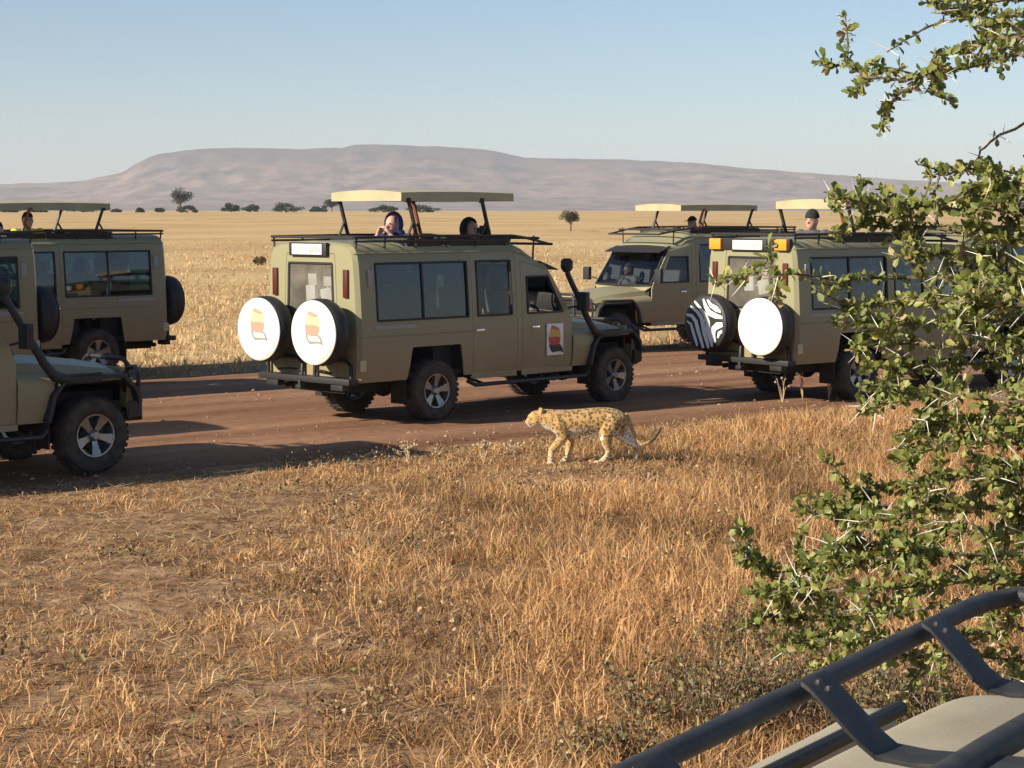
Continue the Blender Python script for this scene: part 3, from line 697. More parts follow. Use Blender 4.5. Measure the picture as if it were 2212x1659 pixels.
VEH = []
def vehicle(label, loc, th, spare='plain', plate=None, door_logo=False, amber=False, pop=True, rear2=True, clear_mid=False, white_in_rear=False, gl='glass', dpop=(0, 0), snork=True, sp_off=(-.04, 1.23)):
    root = empty('safari_vehicle', loc, th); root.scale = (1, 1.06, 1); tag(root, label, 'vehicle', 'safari vehicles gathered on the dirt road')
    def part(name, key, fn, parent=root, **k): return link(name, cached(key, fn), parent, **k)
    part('body', 'shell', shell_mesh); part('rear_panel', 'rpanel', lambda: rear_grid(False)); part('front_wings', 'wings', lambda: front_mesh(False)); part('bonnet', 'bonnet', lambda: front_mesh(True))
    for side in (1, -1):
        for wdx in (1, 2):
            d = part('door', f'door{wdx}{side}', lambda: door_mesh(wdx, side))
            cl = clear_mid if wdx == 1 else True
            if not (wdx == 2 and side == -1 and clear_mid):
                part('window_pane', f'pane{wdx}{side}{cl}{gl}', lambda: pane_mesh(wdx, side, M['clear'] if cl else M[gl]), d)
            part('window_frame', f'frame{wdx}{side}', lambda: frame_mesh(wdx, side), d)
            hx = 2.14 if wdx == 1 else 3.10
            part('handle', f'hand{wdx}{side}', lambda: MB().box((hx + (.0 if wdx == 1 else .12), side * .893, 1.17), (.15, .03, .035)).mesh('handle', M['chrome'], bevel=.008), d)
            if door_logo and wdx == 2 and side == -1:
                part('sign_panel', 'dsign', lambda: MB().box((3.62, -.8835, .98), (.33, .012, .44)).mesh('sign_panel', M['white'], bevel=.002), d)
                part('emblem', 'demb', lambda: emblem_mesh(lambda u, v, h: Vector((3.60 + u, -.8900 - h, .98 + v)), EM_DOOR, .40), d)
        wn = part('window_pane', f'pane0{side}{gl}', lambda: pane_mesh(0, side, M[gl])); part('window_frame', f'frame0{side}', lambda: frame_mesh(0, side), wn)
        part('roof_gutter', f'gut{side}', lambda: MB().tube([bpos(s, 8, side, .004) for s in (.02, .05, .32, 1.0, 1.94, 2.5, 2.87, 3.08, 3.5, 3.9)], .011, 6).mesh('roof_gutter', M['paint'], smooth=60))
        part('waist_moulding', f'wst{side}', lambda: MB().tube([bpos(s, 3, side, .0) + Vector((0, 0, -.06)) for s in (.03, .05, .32, 1.0, 1.94, 2.01)], .009, 6).mesh('waist_moulding', M['paint'], smooth=60))
        part('side_strip', f'strip{side}', lambda: MB().box((.62, side * .884, 1.275), (.72, .012, .055)).mesh('side_strip', M['greywhite'], bevel=.003))
        part('vent', f'vent{side}', lambda: MB().box((.22, side * .852, 1.90), (.09, .02, .22)).mesh('vent', M['greywhite'], bevel=.006))
        part('tail_light', f'tail{side}', lambda: MB().box((-.012, side * .665, 1.84), (.05, .085, .36)).mesh('tail_light', M['redlens'], bevel=.012))
        part('reflector', f'refl{side}', lambda: MB().box((.06, side * .884, .80), (.10, .016, .14)).mesh('reflector', M['cream'], bevel=.004))
        part('wheel_arch', f'arf{side}', lambda: arch([(4.36, .58), (4.43, .84), (4.56, 1.0), (5.24, 1.0), (5.38, .86), (5.42, .72)], .82, .925, side))
        for x in (1.355, 4.91):
            wh = link('wheel', cached('hub', hub_mesh), root, loc=(x, side * .76, .405), rot=(0, random.uniform(0, 6), 0 if side < 0 else math.pi))
            part('tyre', 'tyre', tyre_mesh, wh); part('rim', 'rim', rim_mesh, wh)
        part('headlight', f'lamp{side}', lambda: lamp_mesh(side)); part('mirror', f'mir{side}', lambda: mirror_mesh(side)); part('side_step', f'step{side}', lambda: step_mesh(side))
        part('indicator', f'ind{side}', lambda: MB().box((5.405, side * .70, .90), (.05, .10, .16)).mesh('indicator', M['redlens'], bevel=.012))
    rd = part('rear_door', 'rdoor', lambda: rear_grid(True))
    def rp():
        mb = MB(); fr = .52; c = []
        for k in range(4, 8): y = PROF[k][0] - .05; c.append(((-.004, -fr * y, PROF[k][1]), (-.004, fr * y, PROF[k][1])))
        for a, b in zip(c, c[1:]): mb.add([a[0], a[1], b[1], b[0]], [(0, 1, 2, 3)])
        return mb.mesh('window_pane', M['painted_sheen'])
    part('window_pane', 'rpane', rp, rd)
    part('window_frame', 'rframe', lambda: (lambda mb: [mb.tube([p, q], .016, 6) for p, q in zip([(-.012, -.43, 1.36), (-.012, .43, 1.36), (-.012, .405, 2.09), (-.012, -.405, 2.09)], [(-.012, .43, 1.36), (-.012, .405, 2.09), (-.012, -.405, 2.09), (-.012, -.43, 1.36)])] and mb)(MB()).mesh('window_frame', M['black']), rd)
    if white_in_rear:
        tg = link('stowed_bags', cached('stow', lambda: stow_mesh(3)), root)
    for i, sd_ in enumerate((1, -1)):
        sp = link('spare_wheel', cached('spare', spare_tyre), root, loc=(sp_off[0], sd_ * .52, sp_off[1]))
        part('wheel_carrier', f'carr{sd_}', lambda: carrier_mesh(sd_))
        if spare == 'emblem':
            part('cover_disc', 'cdw', lambda: cover_disc(M['white']), sp); part('emblem', 'cemb', lambda: emblem_mesh(lambda u, v, h: Vector((-.2865 - h, -u, v + .06)), EM_COVER, .44), sp)
            tag(part('rim_lettering', 'crl', lambda: cover_letters(), sp), kind='stuff')
        elif spare == 'zebra':
            if sd_ == 1: part('cover_disc', 'cdb', lambda: cover_disc(M['black']), sp); part('zebra_stripes', 'zeb', zebra_mesh, sp)
            else:
                part('cover_disc', 'cdw', lambda: cover_disc(M['white']), sp)
                link('lettering', cached('saf', lambda: text_mesh('lettering', 'SAFARI', .062, M['palegrey'], spacing=2.1)), sp, loc=(-.289, 0, .05), rot=(R(90), 0, R(-90)))
        else: part('cover_disc', 'cdb', lambda: cover_disc(M['black']), sp)
    if plate:
        bk = part('plate_box', 'pbox', lambda: MB().box((-.03, 0, 2.27), (.06, .72 if False else .70, .17)).mesh('plate_box', M['black'], bevel=.01))
        pl = part('number_plate', 'plate', lambda: MB().box((-.066, 0, 2.27), (.012, .56, .135)).mesh('number_plate', M['white'], bevel=.003), bk)
        link('plate_lettering', text_mesh('plate_lettering', plate, .115, M['text']), bk, loc=(-.074, 0, 2.27), rot=(R(90), 0, R(-90)))
    if amber:
        part('light_bar', 'lbar', lambda: MB().box((.0, 0, 2.28), (.07, 1.5, .17)).mesh('light_bar', M['black'], bevel=.01))
        for sd_ in (1, -1): part('amber_light', f'amb{sd_}', lambda: MB().box((-.05, sd_ * .62, 2.28), (.06, .22, .16)).mesh('amber_light', M['amber'], bevel=.012))
    part('rear_bumper', 'rbump', rbumper_mesh); part('bull_bar', 'bull', bullbar_mesh); part('grille', 'grille', grille_mesh); part('underbody', 'under', under_mesh)
    ws = part('windscreen', 'wind', wind_mesh); part('windscreen_frame', 'windf', wind_frame, ws); part('sun_visor', 'visor', visor_mesh)
    snork and part('snorkel', 'snork', snorkel_mesh); part('roof_rack', 'rack', rack_mesh); part('hatch_coaming', 'coam', roofframe_mesh)
    part('front_plate', 'fplate', lambda: MB().box((5.67, 0, .62), (.012, .46, .11)).mesh('front_plate', M['white'], bevel=.002))
    for x, y in ((.95, .42), (.95, -.42), (1.75, .42), (1.75, -.42), (2.45, .42), (2.45, -.42), (3.35, .42), (3.35, -.42)):
        link('seat', cached('seat', seat_mesh), root, loc=(x, y, .62 if x < 3 else .56))
    part('dashboard', 'dash', lambda: MB().bx(3.72, 4.0, -.74, .74, .95, 1.27).mesh('dashboard', M['dash'], bevel=.04))
    part('steering_wheel', 'steer', lambda: (lambda mb: mb.tube([(3.62 + .07 * math.sin(a) * .5, -.42 + .18 * math.cos(a), 1.26 + .18 * math.sin(a)) for a in np.linspace(0, 2 * math.pi, 20)], .014, 6).tube([(3.8, -.42, 1.15), (3.62, -.42, 1.26)], .02, 6))(MB()).mesh('steering_wheel', M['dash']))
    if pop:
        pt = part('pop_top', 'pop', poptop_mesh); pt.location = (dpop[0], 0, dpop[1]); part('lining', 'poplin', poptop_lining, pt)
        for x in (1.25, 2.60):
            for sd_ in (1, -1):
                mk_ = 'rack_lit' if (x > 2 and sd_ == 1) else 'rack'
                link('strut', cached('strut' + mk_, lambda: strut_mesh(0).mesh('strut', M[mk_])), root, loc=(x + dpop[0] * .8, sd_ * .645, 2.37 * -dpop[1] / .56), scale=(1, 1, 1 + dpop[1] / .56))
    VEH.append(root); return root
def cover_letters():
    mb = MB()                                           # rows of tiny marks round the lower right rim of the cover
    for a0, a1, n in ((-62, -22, 9), (14, 40, 4)):
        for i in range(n):
            a = R(a0 + (a1 - a0) * i / (n - 1)); r0, r1 = .345, .375
            u = Vector((math.cos(a), math.sin(a))); t = Vector((-u.y, u.x)) * .010
            mb.prism([tuple(u * r0 - t), tuple(u * r1 - t * .6), tuple(u * r1 + t), tuple(u * r0 + t * .4)], lambda p, q, h: Vector((-.2845 - h, -p, q)), 0, .003)
    me = mb.mesh('rim_lettering', M['palegrey'], smooth=0); return me
def place(px, py, s, y, th):                            # vehicle origin so that local (s, y) stands on the ground seen at (px, py)
    g = gp(px, py, RZ); c, s_ = math.cos(th), math.sin(th)
    return (g.x - (s * c - y * s_), g.y - (s * s_ + y * c), RZ)
T1, T4, T2, T0, TV1, T3, T5 = R(45.7), R(39), R(43), R(222), R(222), R(217), R(217)
V_main = vehicle('khaki safari vehicle with two white emblem wheel covers in the middle of the road', place(925, 908, 1.355, -.76, T1), T1, 'emblem', 'T 831 BRN', True, clear_mid=True, white_in_rear=True, sp_off=(-.17, 1.23))
V_right = vehicle('khaki safari vehicle with zebra striped wheel cover and orange roof lights behind the thorn bush', place(1838, 862, 1.355, -.76, T4), T4, 'zebra', 'T 472 DRU', amber=True, white_in_rear=True, dpop=(.3, -.10), sp_off=(-.10, 1.12))
V_left = vehicle('shaded khaki safari vehicle with black snorkel entering from the left edge, front wheel nearest', place(190, 1020, 4.91, -.76, T2), T2, 'plain')
V_far1 = vehicle('shaded safari vehicle facing left with dark spare wheel on its rear, farthest on the left', place(203, 815, 1.355, .76, TV1), TV1, 'plain', gl='bluegl', dpop=(.0, -.12))
V_far0 = vehicle('safari vehicle cut by the left edge, seen between the snorkel vehicle and the one behind', place(84, 862, 0, .86, T0), T0, 'plain', gl='bluegl')
V_face = vehicle('safari vehicle facing left toward the camera with bonnet and headlights showing', place(1322, 764, 4.91, .76, T3), T3, 'plain', dpop=(.05, -.13), snork=False)
V_off = vehicle('safari vehicle standing just outside the left edge, throwing the middle shadow on the road', (-9.3 - 2.8 * math.cos(R(42)), 22.6 - 2.8 * math.sin(R(42)), RZ), R(42), 'plain', gl='bluegl')
V_hid = vehicle('cream safari vehicle almost hidden behind the thorn bush leaves on the right', place(1966, 750, 4.91, .76, T5), T5, 'plain', dpop=(0, -.06), snork=False)
# ------------------------------------------------------------------ animal and people: overlapping forms fused into one skin
def fuse(name, mb, voxel, mats, smooth_it=6, parent=None):
    me0 = mb.mesh(name + '_raw', mats, smooth=0, weld=False); o = bpy.data.objects.new(name, me0); COL.objects.link(o)
    md = o.modifiers.new('r', 'REMESH'); md.mode = 'VOXEL'; md.voxel_size = voxel; md.use_smooth_shade = True
    if smooth_it: m2 = o.modifiers.new('s', 'SMOOTH'); m2.factor = .5; m2.iterations = smooth_it
    bpy.context.view_layer.update()
    me = bpy.data.meshes.new_from_object(o.evaluated_get(bpy.context.evaluated_depsgraph_get())); me.name = name
    bpy.data.objects.remove(o); bpy.data.meshes.remove(me0)
    me.materials.clear()
    for m in (mats if isinstance(mats, (list, tuple)) else [mats]): me.materials.append(m)
    me.shade_smooth(); return link(name, me, parent)

def leopard():
    K = .000945
    def P(X, Y, y=0.0): return Vector(((X - 950) * K, y, (838 - Y) * K))
    mb = MB()
    tor = [(470, 215, 405, .085), (530, 205, 440, .10), (620, 203, 475, .112), (720, 207, 500, .12), (830, 203, 510, .125), (950, 193, 512, .128), (1060, 185, 505, .126), (1160, 181, 482, .12), (1250, 186, 465, .12), (1330, 205, 430, .11), (1400, 238, 390, .09), (1440, 275, 345, .05)]
    mb.tube([P(x, (a + b) / 2) for x, a, b, w_ in tor], [((b - a) / 2 * K, w_) for x, a, b, w_ in tor], 20, up=(0, 0, 1))
    mb.tube([P(560, 315), P(500, 300), P(430, 300), P(395, 305)], [(.108, .09), (.10, .082), (.09, .076), (.08, .072)], 16, up=(0, 0, 1))   # neck
    # head: skull, brow, cheeks, muzzle, jaw
    mb.sphere(P(385, 295), (.082, .074, .078), 18, 12); mb.sphere(P(345, 300), (.06, .055, .055), 16, 10)
    mb.tube([P(360, 315), P(320, 340), P(288, 365), P(278, 375)], [(.064, .06), (.054, .05), (.044, .043), (.03, .034)], 14, up=(0, 0, 1))
    mb.tube([P(380, 360), P(330, 385), P(298, 395)], [(.036, .042), (.028, .034), (.018, .022)], 12, up=(0, 0, 1))
    for sd_ in (1, -1):
        mb.sphere(P(375, 335, sd_ * .045), (.045, .03, .04), 12, 8)
        mb.tube([P(440, 225, sd_ * .05), P(447, 195, sd_ * .062), P(452, 180, sd_ * .066)], [(.026, .034), (.02, .028), (.009, .014)], 10, up=(1, 0, 0))
    def leg(pts, y, rs):
        mb.tube([P(a, b, y * (1 if i else .8)) for i, (a, b) in enumerate(pts)], [(a_ * (1.0 if i < 2 else 1.16), b_ * 1.12) for i, (a_, b_) in enumerate(rs)], 12)
    def paw(X, Y, y):
        mb.sphere(P(X, Y, y), (.042, .034, .024), 14, 8)
        for k in (-1.5, -.5, .5, 1.5): mb.sphere(P(X - 34 + abs(k) * 6, Y + 6, y + k * .016), (.022, .010, .014), 10, 6)
    leg([(640, 330), (655, 430), (690, 525), (625, 600), (565, 660), (548, 740), (548, 785)], -.075, [(.095, .06), (.085, .055), (.058, .048), (.044, .04), (.036, .034), (.030, .030), (.033, .033)]); paw(548, 815, -.075)
    leg([(720, 350), (760, 450), (805, 525), (790, 610), (778, 690), (768, 770), (745, 810)], .075, [(.09, .055), (.075, .05), (.055, .045), (.042, .038), (.035, .033), (.031, .03), (.033, .032)]); paw(722, 815, .075)
    leg([(1310, 300), (1260, 400), (1190, 500), (1195, 590), (1228, 680), (1205, 750), (1150, 805)], -.07, [(.11, .065), (.115, .07), (.075, .055), (.05, .042), (.034, .03), (.029, .028), (.03, .03)]); paw(1100, 816, -.07)
    leg([(1370, 310), (1385, 400), (1390, 490), (1470, 570), (1565, 640), (1572, 720), (1570, 790)], .07, [(.095, .06), (.105, .065), (.085, .058), (.056, .045), (.036, .032), (.029, .028), (.031, .03)]); paw(1552, 815, .07)
    mb.tube([P(1425, 265), P(1465, 330), P(1510, 440), P(1565, 560), P(1630, 622), P(1700, 610), P(1770, 550), P(1820, 480), P(1862, 420)], [.034, .03, .026, .024, .023, .023, .024, .024, .012], 10)
    m = bpy.data.materials.new('leopard_coat'); m.use_nodes = True; t = m.node_tree; b = t.nodes['Principled BSDF']; L = t.links.new
    at_ = t.nodes.new('ShaderNodeAttribute'); at_.attribute_name = 'tint'; tc = t.nodes.new('ShaderNodeTexCoord')
    nz = t.nodes.new('ShaderNodeTexNoise'); nz.inputs['Scale'].default_value = 18; L(tc.outputs['Object'], nz.inputs['Vector'])
    ad = t.nodes.new('ShaderNodeVectorMath'); ad.operation = 'SCALE'; ad.inputs['Scale'].default_value = .035; L(nz.outputs['Color'], ad.inputs[0])
    av = t.nodes.new('ShaderNodeVectorMath'); av.operation = 'ADD'; L(tc.outputs['Object'], av.inputs[0]); L(ad.outputs[0], av.inputs[1])
    def rosette(scale, lo, hi, solid):
        v = t.nodes.new('ShaderNodeTexVoronoi'); v.inputs['Scale'].default_value = scale; v.inputs['Randomness'].default_value = .8; L(av.outputs[0], v.inputs['Vector'])
        r = t.nodes.new('ShaderNodeValToRGB'); L(v.outputs['Distance'], r.inputs[0]); e = r.color_ramp.elements
        if solid: e[0].position = lo; e[0].color = (1, 1, 1, 1); e[1].position = hi; e[1].color = (0, 0, 0, 1)
        else:
            e[0].position = lo - .08; e[0].color = (.22, .22, .22, 1); e[1].position = lo; e[1].color = (1, 1, 1, 1)
            a = r.color_ramp.elements.new(hi); a.color = (1, 1, 1, 1); c = r.color_ramp.elements.new(hi + .07); c.color = (0, 0, 0, 1)
        return r
    r1 = rosette(23, .24, .44, False); r2 = rosette(38, .30, .42, True)
    mx = t.nodes.new('ShaderNodeMix'); mx.data_type = 'RGBA'; L(at_.outputs['Alpha'], mx.inputs['Factor']); L(r1.outputs[0], mx.inputs['A']); L(r2.outputs[0], mx.inputs['B'])
    n2 = t.nodes.new('ShaderNodeTexNoise'); n2.inputs['Scale'].default_value = 34; n2.inputs['Detail'].default_value = 3; L(tc.outputs['Object'], n2.inputs['Vector'])
    cr = t.nodes.new('ShaderNodeValToRGB'); L(n2.outputs['Fac'], cr.inputs[0]); cr.color_ramp.elements[0].position = .33; cr.color_ramp.elements[1].position = .46
    mm = t.nodes.new('ShaderNodeMath'); mm.operation = 'MULTIPLY'; L(mx.outputs['Result'], mm.inputs[0]); L(cr.outputs[0], mm.inputs[1])
    m3 = t.nodes.new('ShaderNodeMath'); m3.operation = 'MULTIPLY'; m3.inputs[1].default_value = .8; L(mm.outputs[0], m3.inputs[0])
    fx = t.nodes.new('ShaderNodeMix'); fx.data_type = 'RGBA'; fx.inputs['B'].default_value = (.035, .02, .012, 1); L(at_.outputs['Color'], fx.inputs['A']); L(m3.outputs[0], fx.inputs['Factor'])
    L(fx.outputs['Result'], b.inputs['Base Color']); b.inputs['Roughness'].default_value = .75; b.inputs['Sheen Weight'].default_value = .15; b.inputs['Specular IOR Level'].default_value = .2
    fb = t.nodes.new('ShaderNodeTexNoise'); fb.inputs['Scale'].default_value = 160; L(tc.outputs['Object'], fb.inputs['Vector']); bp = t.nodes.new('ShaderNodeBump'); bp.inputs['Strength'].default_value = .25; bp.inputs['Distance'].default_value = .004; L(fb.outputs['Fac'], bp.inputs['Height']); L(bp.outputs[0], b.inputs['Normal'])
    g = gp(1262, 1003, .02)
    root = empty('leopard', (g.x, g.y, .03), R(6)); tag(root, 'spotted leopard walking left along the grassy road edge', 'leopard')
    o = fuse('body', mb, .0095, m, 5, root); me = o.data
    n = len(me.vertices); co = np.zeros(n * 3, np.float32); me.vertices.foreach_get('co', co); co = co.reshape(-1, 3); no = np.zeros(n * 3, np.float32); me.vertices.foreach_get('normal', no); no = no.reshape(-1, 3)
    X = co[:, 0] / K + 950; Y = 838 - co[:, 2] / K
    tan = np.array([.50, .31, .125]); pale = np.array([.84, .78, .66])
    wt = np.clip((-no[:, 2] - .25) / .5, 0, 1) * ((Y > 330) | (X < 470))                    # underside
    wt = np.maximum(wt, np.clip((Y - 640) / 160, 0, 1) * .5)                                # lower legs
    far = (co[:, 1] > .01) & (X > 1330) & (Y > 400) & (Y < 660) & (X < 1600); wt = np.where(far, np.maximum(wt, 1.0), wt)
    wt = np.where((Y > 470) & (Y < 560) & (X > 790) & (X < 1150), np.maximum(wt, np.clip((Y - 475) / 40, 0, 1)), wt)
    c = tan * (1 - wt[:, None]) + pale * wt[:, None]
    top = np.clip((260 - Y) / 80, 0, 1)[:, None]; c = c * (1 - .25 * top)
    tl = np.clip((X - 1660) / 60, 0, 1)[:, None] * .85; c = c * (1 - tl) + np.array([.05, .035, .025]) * tl
    alpha = np.where((Y > 520) | (X < 560) | (X > 1450), 1.0, 0.0)
    a = me.color_attributes.new('tint', 'FLOAT_COLOR', 'POINT'); a.data.foreach_set('color', np.concatenate([c, alpha[:, None]], 1).astype(np.float32).ravel())
    for sd_ in (1, -1):
        MB().sphere(P(322, 312, sd_ * .046), (.013, .008, .012), 10, 8).build('eye', M['textblk'], root)
    MB().sphere(P(272, 366), (.012, .018, .011), 10, 8).build('nose', mat('nose_leather', (.16, .07, .05), .5), root)
leopard()

def cloth(name, col, r=.9): return mat(name, col, r, var=.25, vscale=14, bump=.2, bscale=30)
M['hair'] = cloth('dark_hair', (.02, .014, .01))
def person(label, loc, rz, top, jacket, trousers, skin, head='hair', headcol=None, hold=True, arm='face', tilt=0.0, seat=False):
    """x forward, origin under the feet; top = colour of nothing hidden; body, clothes and hair are built to a 1.70 m figure"""
    root = empty('person', loc, rz); tag(root, label, 'person')
    hip = .92; sh = 1.40; hz = 1.585
    b = MB()
    b.tube([(0, 0, hip - .06), (0, 0, hip + .1), (0, 0, 1.15), (0, 0, 1.3), (0, 0, 1.41), (.005, 0, 1.45)], [(.10, .155), (.10, .14), (.10, .135), (.115, .165), (.09, .17), (.06, .08)], 14, up=(1, 0, 0))
    b.tube([(.005, 0, 1.42), (.02, 0, 1.52)], [.058, .054], 12)
    hx = .03
    b.sphere((hx, 0, hz), (.095, .074, .115), 18, 12); b.sphere((hx + .035, 0, hz - .05), (.06, .055, .07), 14, 10)
    b.tube([(hx + .085, 0, hz + .02), (hx + .115, 0, hz - .02), (hx + .09, 0, hz - .03)], [.012, .02, .012], 8)
    b.sphere((hx + .085, 0, hz - .07), (.016, .026, .010), 8, 6)
    for sd_ in (1, -1): b.sphere((hx - .01, sd_ * .076, hz - .01), (.022, .012, .032), 8, 6)
    j = MB()
    j.tube([(0, 0, hip - .04), (0, 0, hip + .1), (0, 0, 1.15), (0, 0, 1.3), (0, 0, 1.41), (.0, 0, 1.47)], [(.125, .18), (.12, .165), (.12, .16), (.135, .19), (.11, .195), (.075, .10)], 16, up=(1, 0, 0))
    for sd_ in (1, -1):
        S = Vector((0, sd_ * .185, 1.40))
        if arm == 'face': E = Vector((.17, sd_ * .27, 1.22)); W_ = Vector((.19, sd_ * .10, 1.46)); Hn = Vector((.20, sd_ * .055, 1.535))
        elif arm == 'rail': E = Vector((.10, sd_ * .30, 1.16)); W_ = Vector((.30, sd_ * .26, 1.20)); Hn = Vector((.37, sd_ * .24, 1.22))
        elif arm == 'wheel': E = Vector((.12, sd_ * .24, 1.14)); W_ = Vector((.34, sd_ * .18, 1.20)); Hn = Vector((.41, sd_ * .17, 1.23))
        else: E = Vector((.02, sd_ * .25, 1.13)); W_ = Vector((.12, sd_ * .22, .92)); Hn = Vector((.15, sd_ * .21, .85))
        b.tube([S, E, W_], [.052, .042, .028], 10); b.tube([W_, Hn], [(.028, .03), (.018, .042)], 10)
        d = (Hn - W_).normalized(); lat = Vector((-d.y, d.x, 0)); lat = lat.normalized() if lat.length > .1 else Vector((1, 0, 0))
        for q in range(4):
            p0 = Hn + lat * (q - 1.5) * .019; ln = (.06, .072, .068, .052)[q]
            b.tube([p0 - d * .01, p0 + d * ln * .55, p0 + d * ln * .8 + Vector((0, -sd_ * .02, -.012)), p0 + d * ln * .75 + Vector((0, -sd_ * .035, -.03))], [.010, .009, .0085, .007], 6)
        b.tube([W_ + d * .02 + lat * .02, W_ + d * .05 + lat * .045 + Vector((0, -sd_ * .01, 0)), W_ + d * .085 + lat * .05 + Vector((0, -sd_ * .03, 0))], [.013, .011, .009], 6)
        j.tube([S + Vector((0, -sd_ * .04, 0)), S, E, W_ - d * .01], [.07, .078, .062, .045], 12); j.sphere(S, .08, 10, 8)
        if seat: b.tube([(0, sd_ * .09, hip), (.42, sd_ * .12, hip + .02), (.48, sd_ * .12, hip - .42)], [.085, .06, .045], 10)
        else: b.tube([(0, sd_ * .09, hip), (.02, sd_ * .10, .5), (0, sd_ * .10, .09)], [.085, .056, .04], 10); b.tube([(-.04, sd_ * .10, .045), (.15, sd_ * .11, .035)], [.045, .035], 8)
    fuse('body', b, .012, skin, 3, root)
    fuse('jacket', j, .016, jacket, 3, root)
    tr = MB()
    for sd_ in (1, -1):
        if seat: tr.tube([(-.02, sd_ * .09, hip), (.42, sd_ * .12, hip + .02), (.50, sd_ * .12, hip - .40)], [.11, .085, .065], 10)
        else: tr.tube([(0, sd_ * .085, hip + .02), (.02, sd_ * .10, .5), (0, sd_ * .10, .10)], [.112, .08, .062], 10)
    tr.build('trousers', trousers, root)
    for sd_ in (1, -1): MB().sphere((hx + .088, sd_ * .032, hz + .018), (.008, .014, .008), 8, 6).build('eye', M['textblk'], root)
    hd = MB()
    if head == 'hair':
        hd.sphere((hx - .012, 0, hz + .025), (.104, .084, .112), 18, 12); keep = lambda p: p[2] > hz + .035 or p[0] < hx - .02
    elif head == 'long':
        hd.sphere((hx - .012, 0, hz + .025), (.106, .086, .112), 18, 12); keep = lambda p: p[2] > hz + .045 or p[0] < hx - .0
        hd.tube([(hx - .05, 0, hz), (hx - .07, 0, hz - .12), (hx - .06, 0, hz - .24)], [(.05, .09), (.05, .10), (.03, .08)], 12)
    elif head == 'cap':
        hd.sphere((hx - .008, 0, hz + .03), (.108, .088, .11), 18, 12); keep = lambda p: p[2] > hz + .045
        hd.tube([(hx + .07, 0, hz + .055), (hx + .19, 0, hz + .045)], [(.008, .075), (.005, .06)], 10, up=(0, 0, 1))
    elif head == 'beanie':
        hd.sphere((hx - .008, 0, hz + .04), (.112, .092, .125), 18, 12); keep = lambda p: p[2] > hz + .035
    else:                                               # hood
        hd.sphere((hx - .03, 0, hz + .01), (.125, .115, .155), 22, 16); hd.tube([(hx - .05, 0, hz - .06), (-.02, 0, 1.44), (-.02, 0, 1.38)], [(.11, .12), (.12, .15), (.10, .17)], 16, up=(1, 0, 0)); keep = lambda p: not (p[0] > hx + .045 and p[2] > hz - .14)
    vs2 = hd.v; hd.f, hd.m = zip(*[(f, m_) for f, m_ in zip(hd.f, hd.m) if all(keep(vs2[i]) or (head in ('cap', 'long', 'hood') and vs2[i][0] > hx + .13) for i in f)])
    hd.f, hd.m = list(hd.f), list(hd.m)
    hd.build({'hair': 'hair', 'long': 'hair', 'cap': 'cap', 'beanie': 'beanie', 'hood': 'hood'}[head], headcol or M['hair'], root, smooth=60, solid=.008)
    return root
def camera_thing(label, pr, big=False):
    """a hand-held camera before the face of person pr"""
    c = empty('hand_camera', (pr.matrix_world @ Vector((.21, 0, 1.585))) if False else (0, 0, 0)); tag(c, label, 'camera')
    rz = pr.rotation_euler.z; p = Vector(pr.location) + Matrix.Rotation(rz, 3, 'Z') @ (Vector((.205, 0, 1.575)) * pr.scale.x); c.location = p; c.rotation_euler = (0, 0, rz)
    MB().box((0, 0, 0), (.07, .14, .10)).box((0, 0, .06), (.05, .05, .03)).build('camera_body', M['black'], c, bevel=.008)
    l = MB().lathe([(0, .14 if big else .10), (.03, .14 if big else .10), (.042, .13 if big else .09), (.036, .03), (.036, .02)], axis='x', n=20).build('lens', M['black'], c)
    MB().lathe([(0, .141 if big else .101), (.030, .141 if big else .101)], axis='x', n=16).build('glass', M['lens'], l)
    return c
def vloc(V, s, y, z): return Vector(V.location) + Matrix.Rotation(V.rotation_euler.z, 3, 'Z') @ Vector((s, y * 1.06, z))
def veh_s(V, px, y):
    p = (px - CX) / F / CP; best = min(np.linspace(-1, 6, 1401), key=lambda s: abs((lambda q: q.x / q.y - p)(vloc(V, s, y, 0)))); return float(best)
def _scaled(o): o.scale = (1.12, 1.12, 1.12); return o
def stand(V, px, ytop, y, label, face, **k):
    s = veh_s(V, px, y); q = vloc(V, s, y, 0); ht = at(px, ytop, q.y).z
    return _scaled(person(label, (q.x, q.y, ht - k.pop('hh', 1.71) * 1.12), R(face), None, **k))
jk_blue = cloth('blue_jacket', (.05, .06, .30)); jk_black = cloth('black_jacket', (.018, .018, .02)); jk_yel = cloth('yellow_shirt', (.75, .70, .04)); jk_dkgreen = cloth('olive_jacket', (.04, .045, .03)); tr_ = cloth('dark_trousers', (.04, .04, .05)); jk_grey = cloth('grey_vest', (.07, .07, .08)); jk_navy = cloth('navy_hood', (.03, .03, .07))
hoodA = cloth('blue_grey_hood', (.06, .055, .16))
stand(V_main, 852, 456, -.1, 'person in blue hooded jacket with hands at face, standing in central vehicle roof', 238, jacket=jk_blue, trousers=tr_, skin=M['skin_a'], head='hood', headcol=hoodA, hh=1.75)
p2 = stand(V_main, 1014, 468, -.25, 'person in black hood aiming a camera right from the central vehicle roof', -40, jacket=jk_black, trousers=tr_, skin=M['skin_a'], head='hood', headcol=jk_black, hh=1.75)
camera_thing('black camera held up by the person in the black hood', p2, True)
dq = vloc(V_main, 3.46, -.42, 0); person('driver in dark clothes at the wheel of the central vehicle', (dq.x, dq.y, -.09), T1 - .2, None, jk_black, tr_, M['skin_b'], 'hair', None, arm='wheel', seat=True)
stand(V_far1, 66, 458, .25, 'person in bright yellow top with dark hair, standing in the far left vehicle', -60, jacket=jk_yel, trousers=tr_, skin=M['skin_a'], head='hair', arm='rail')
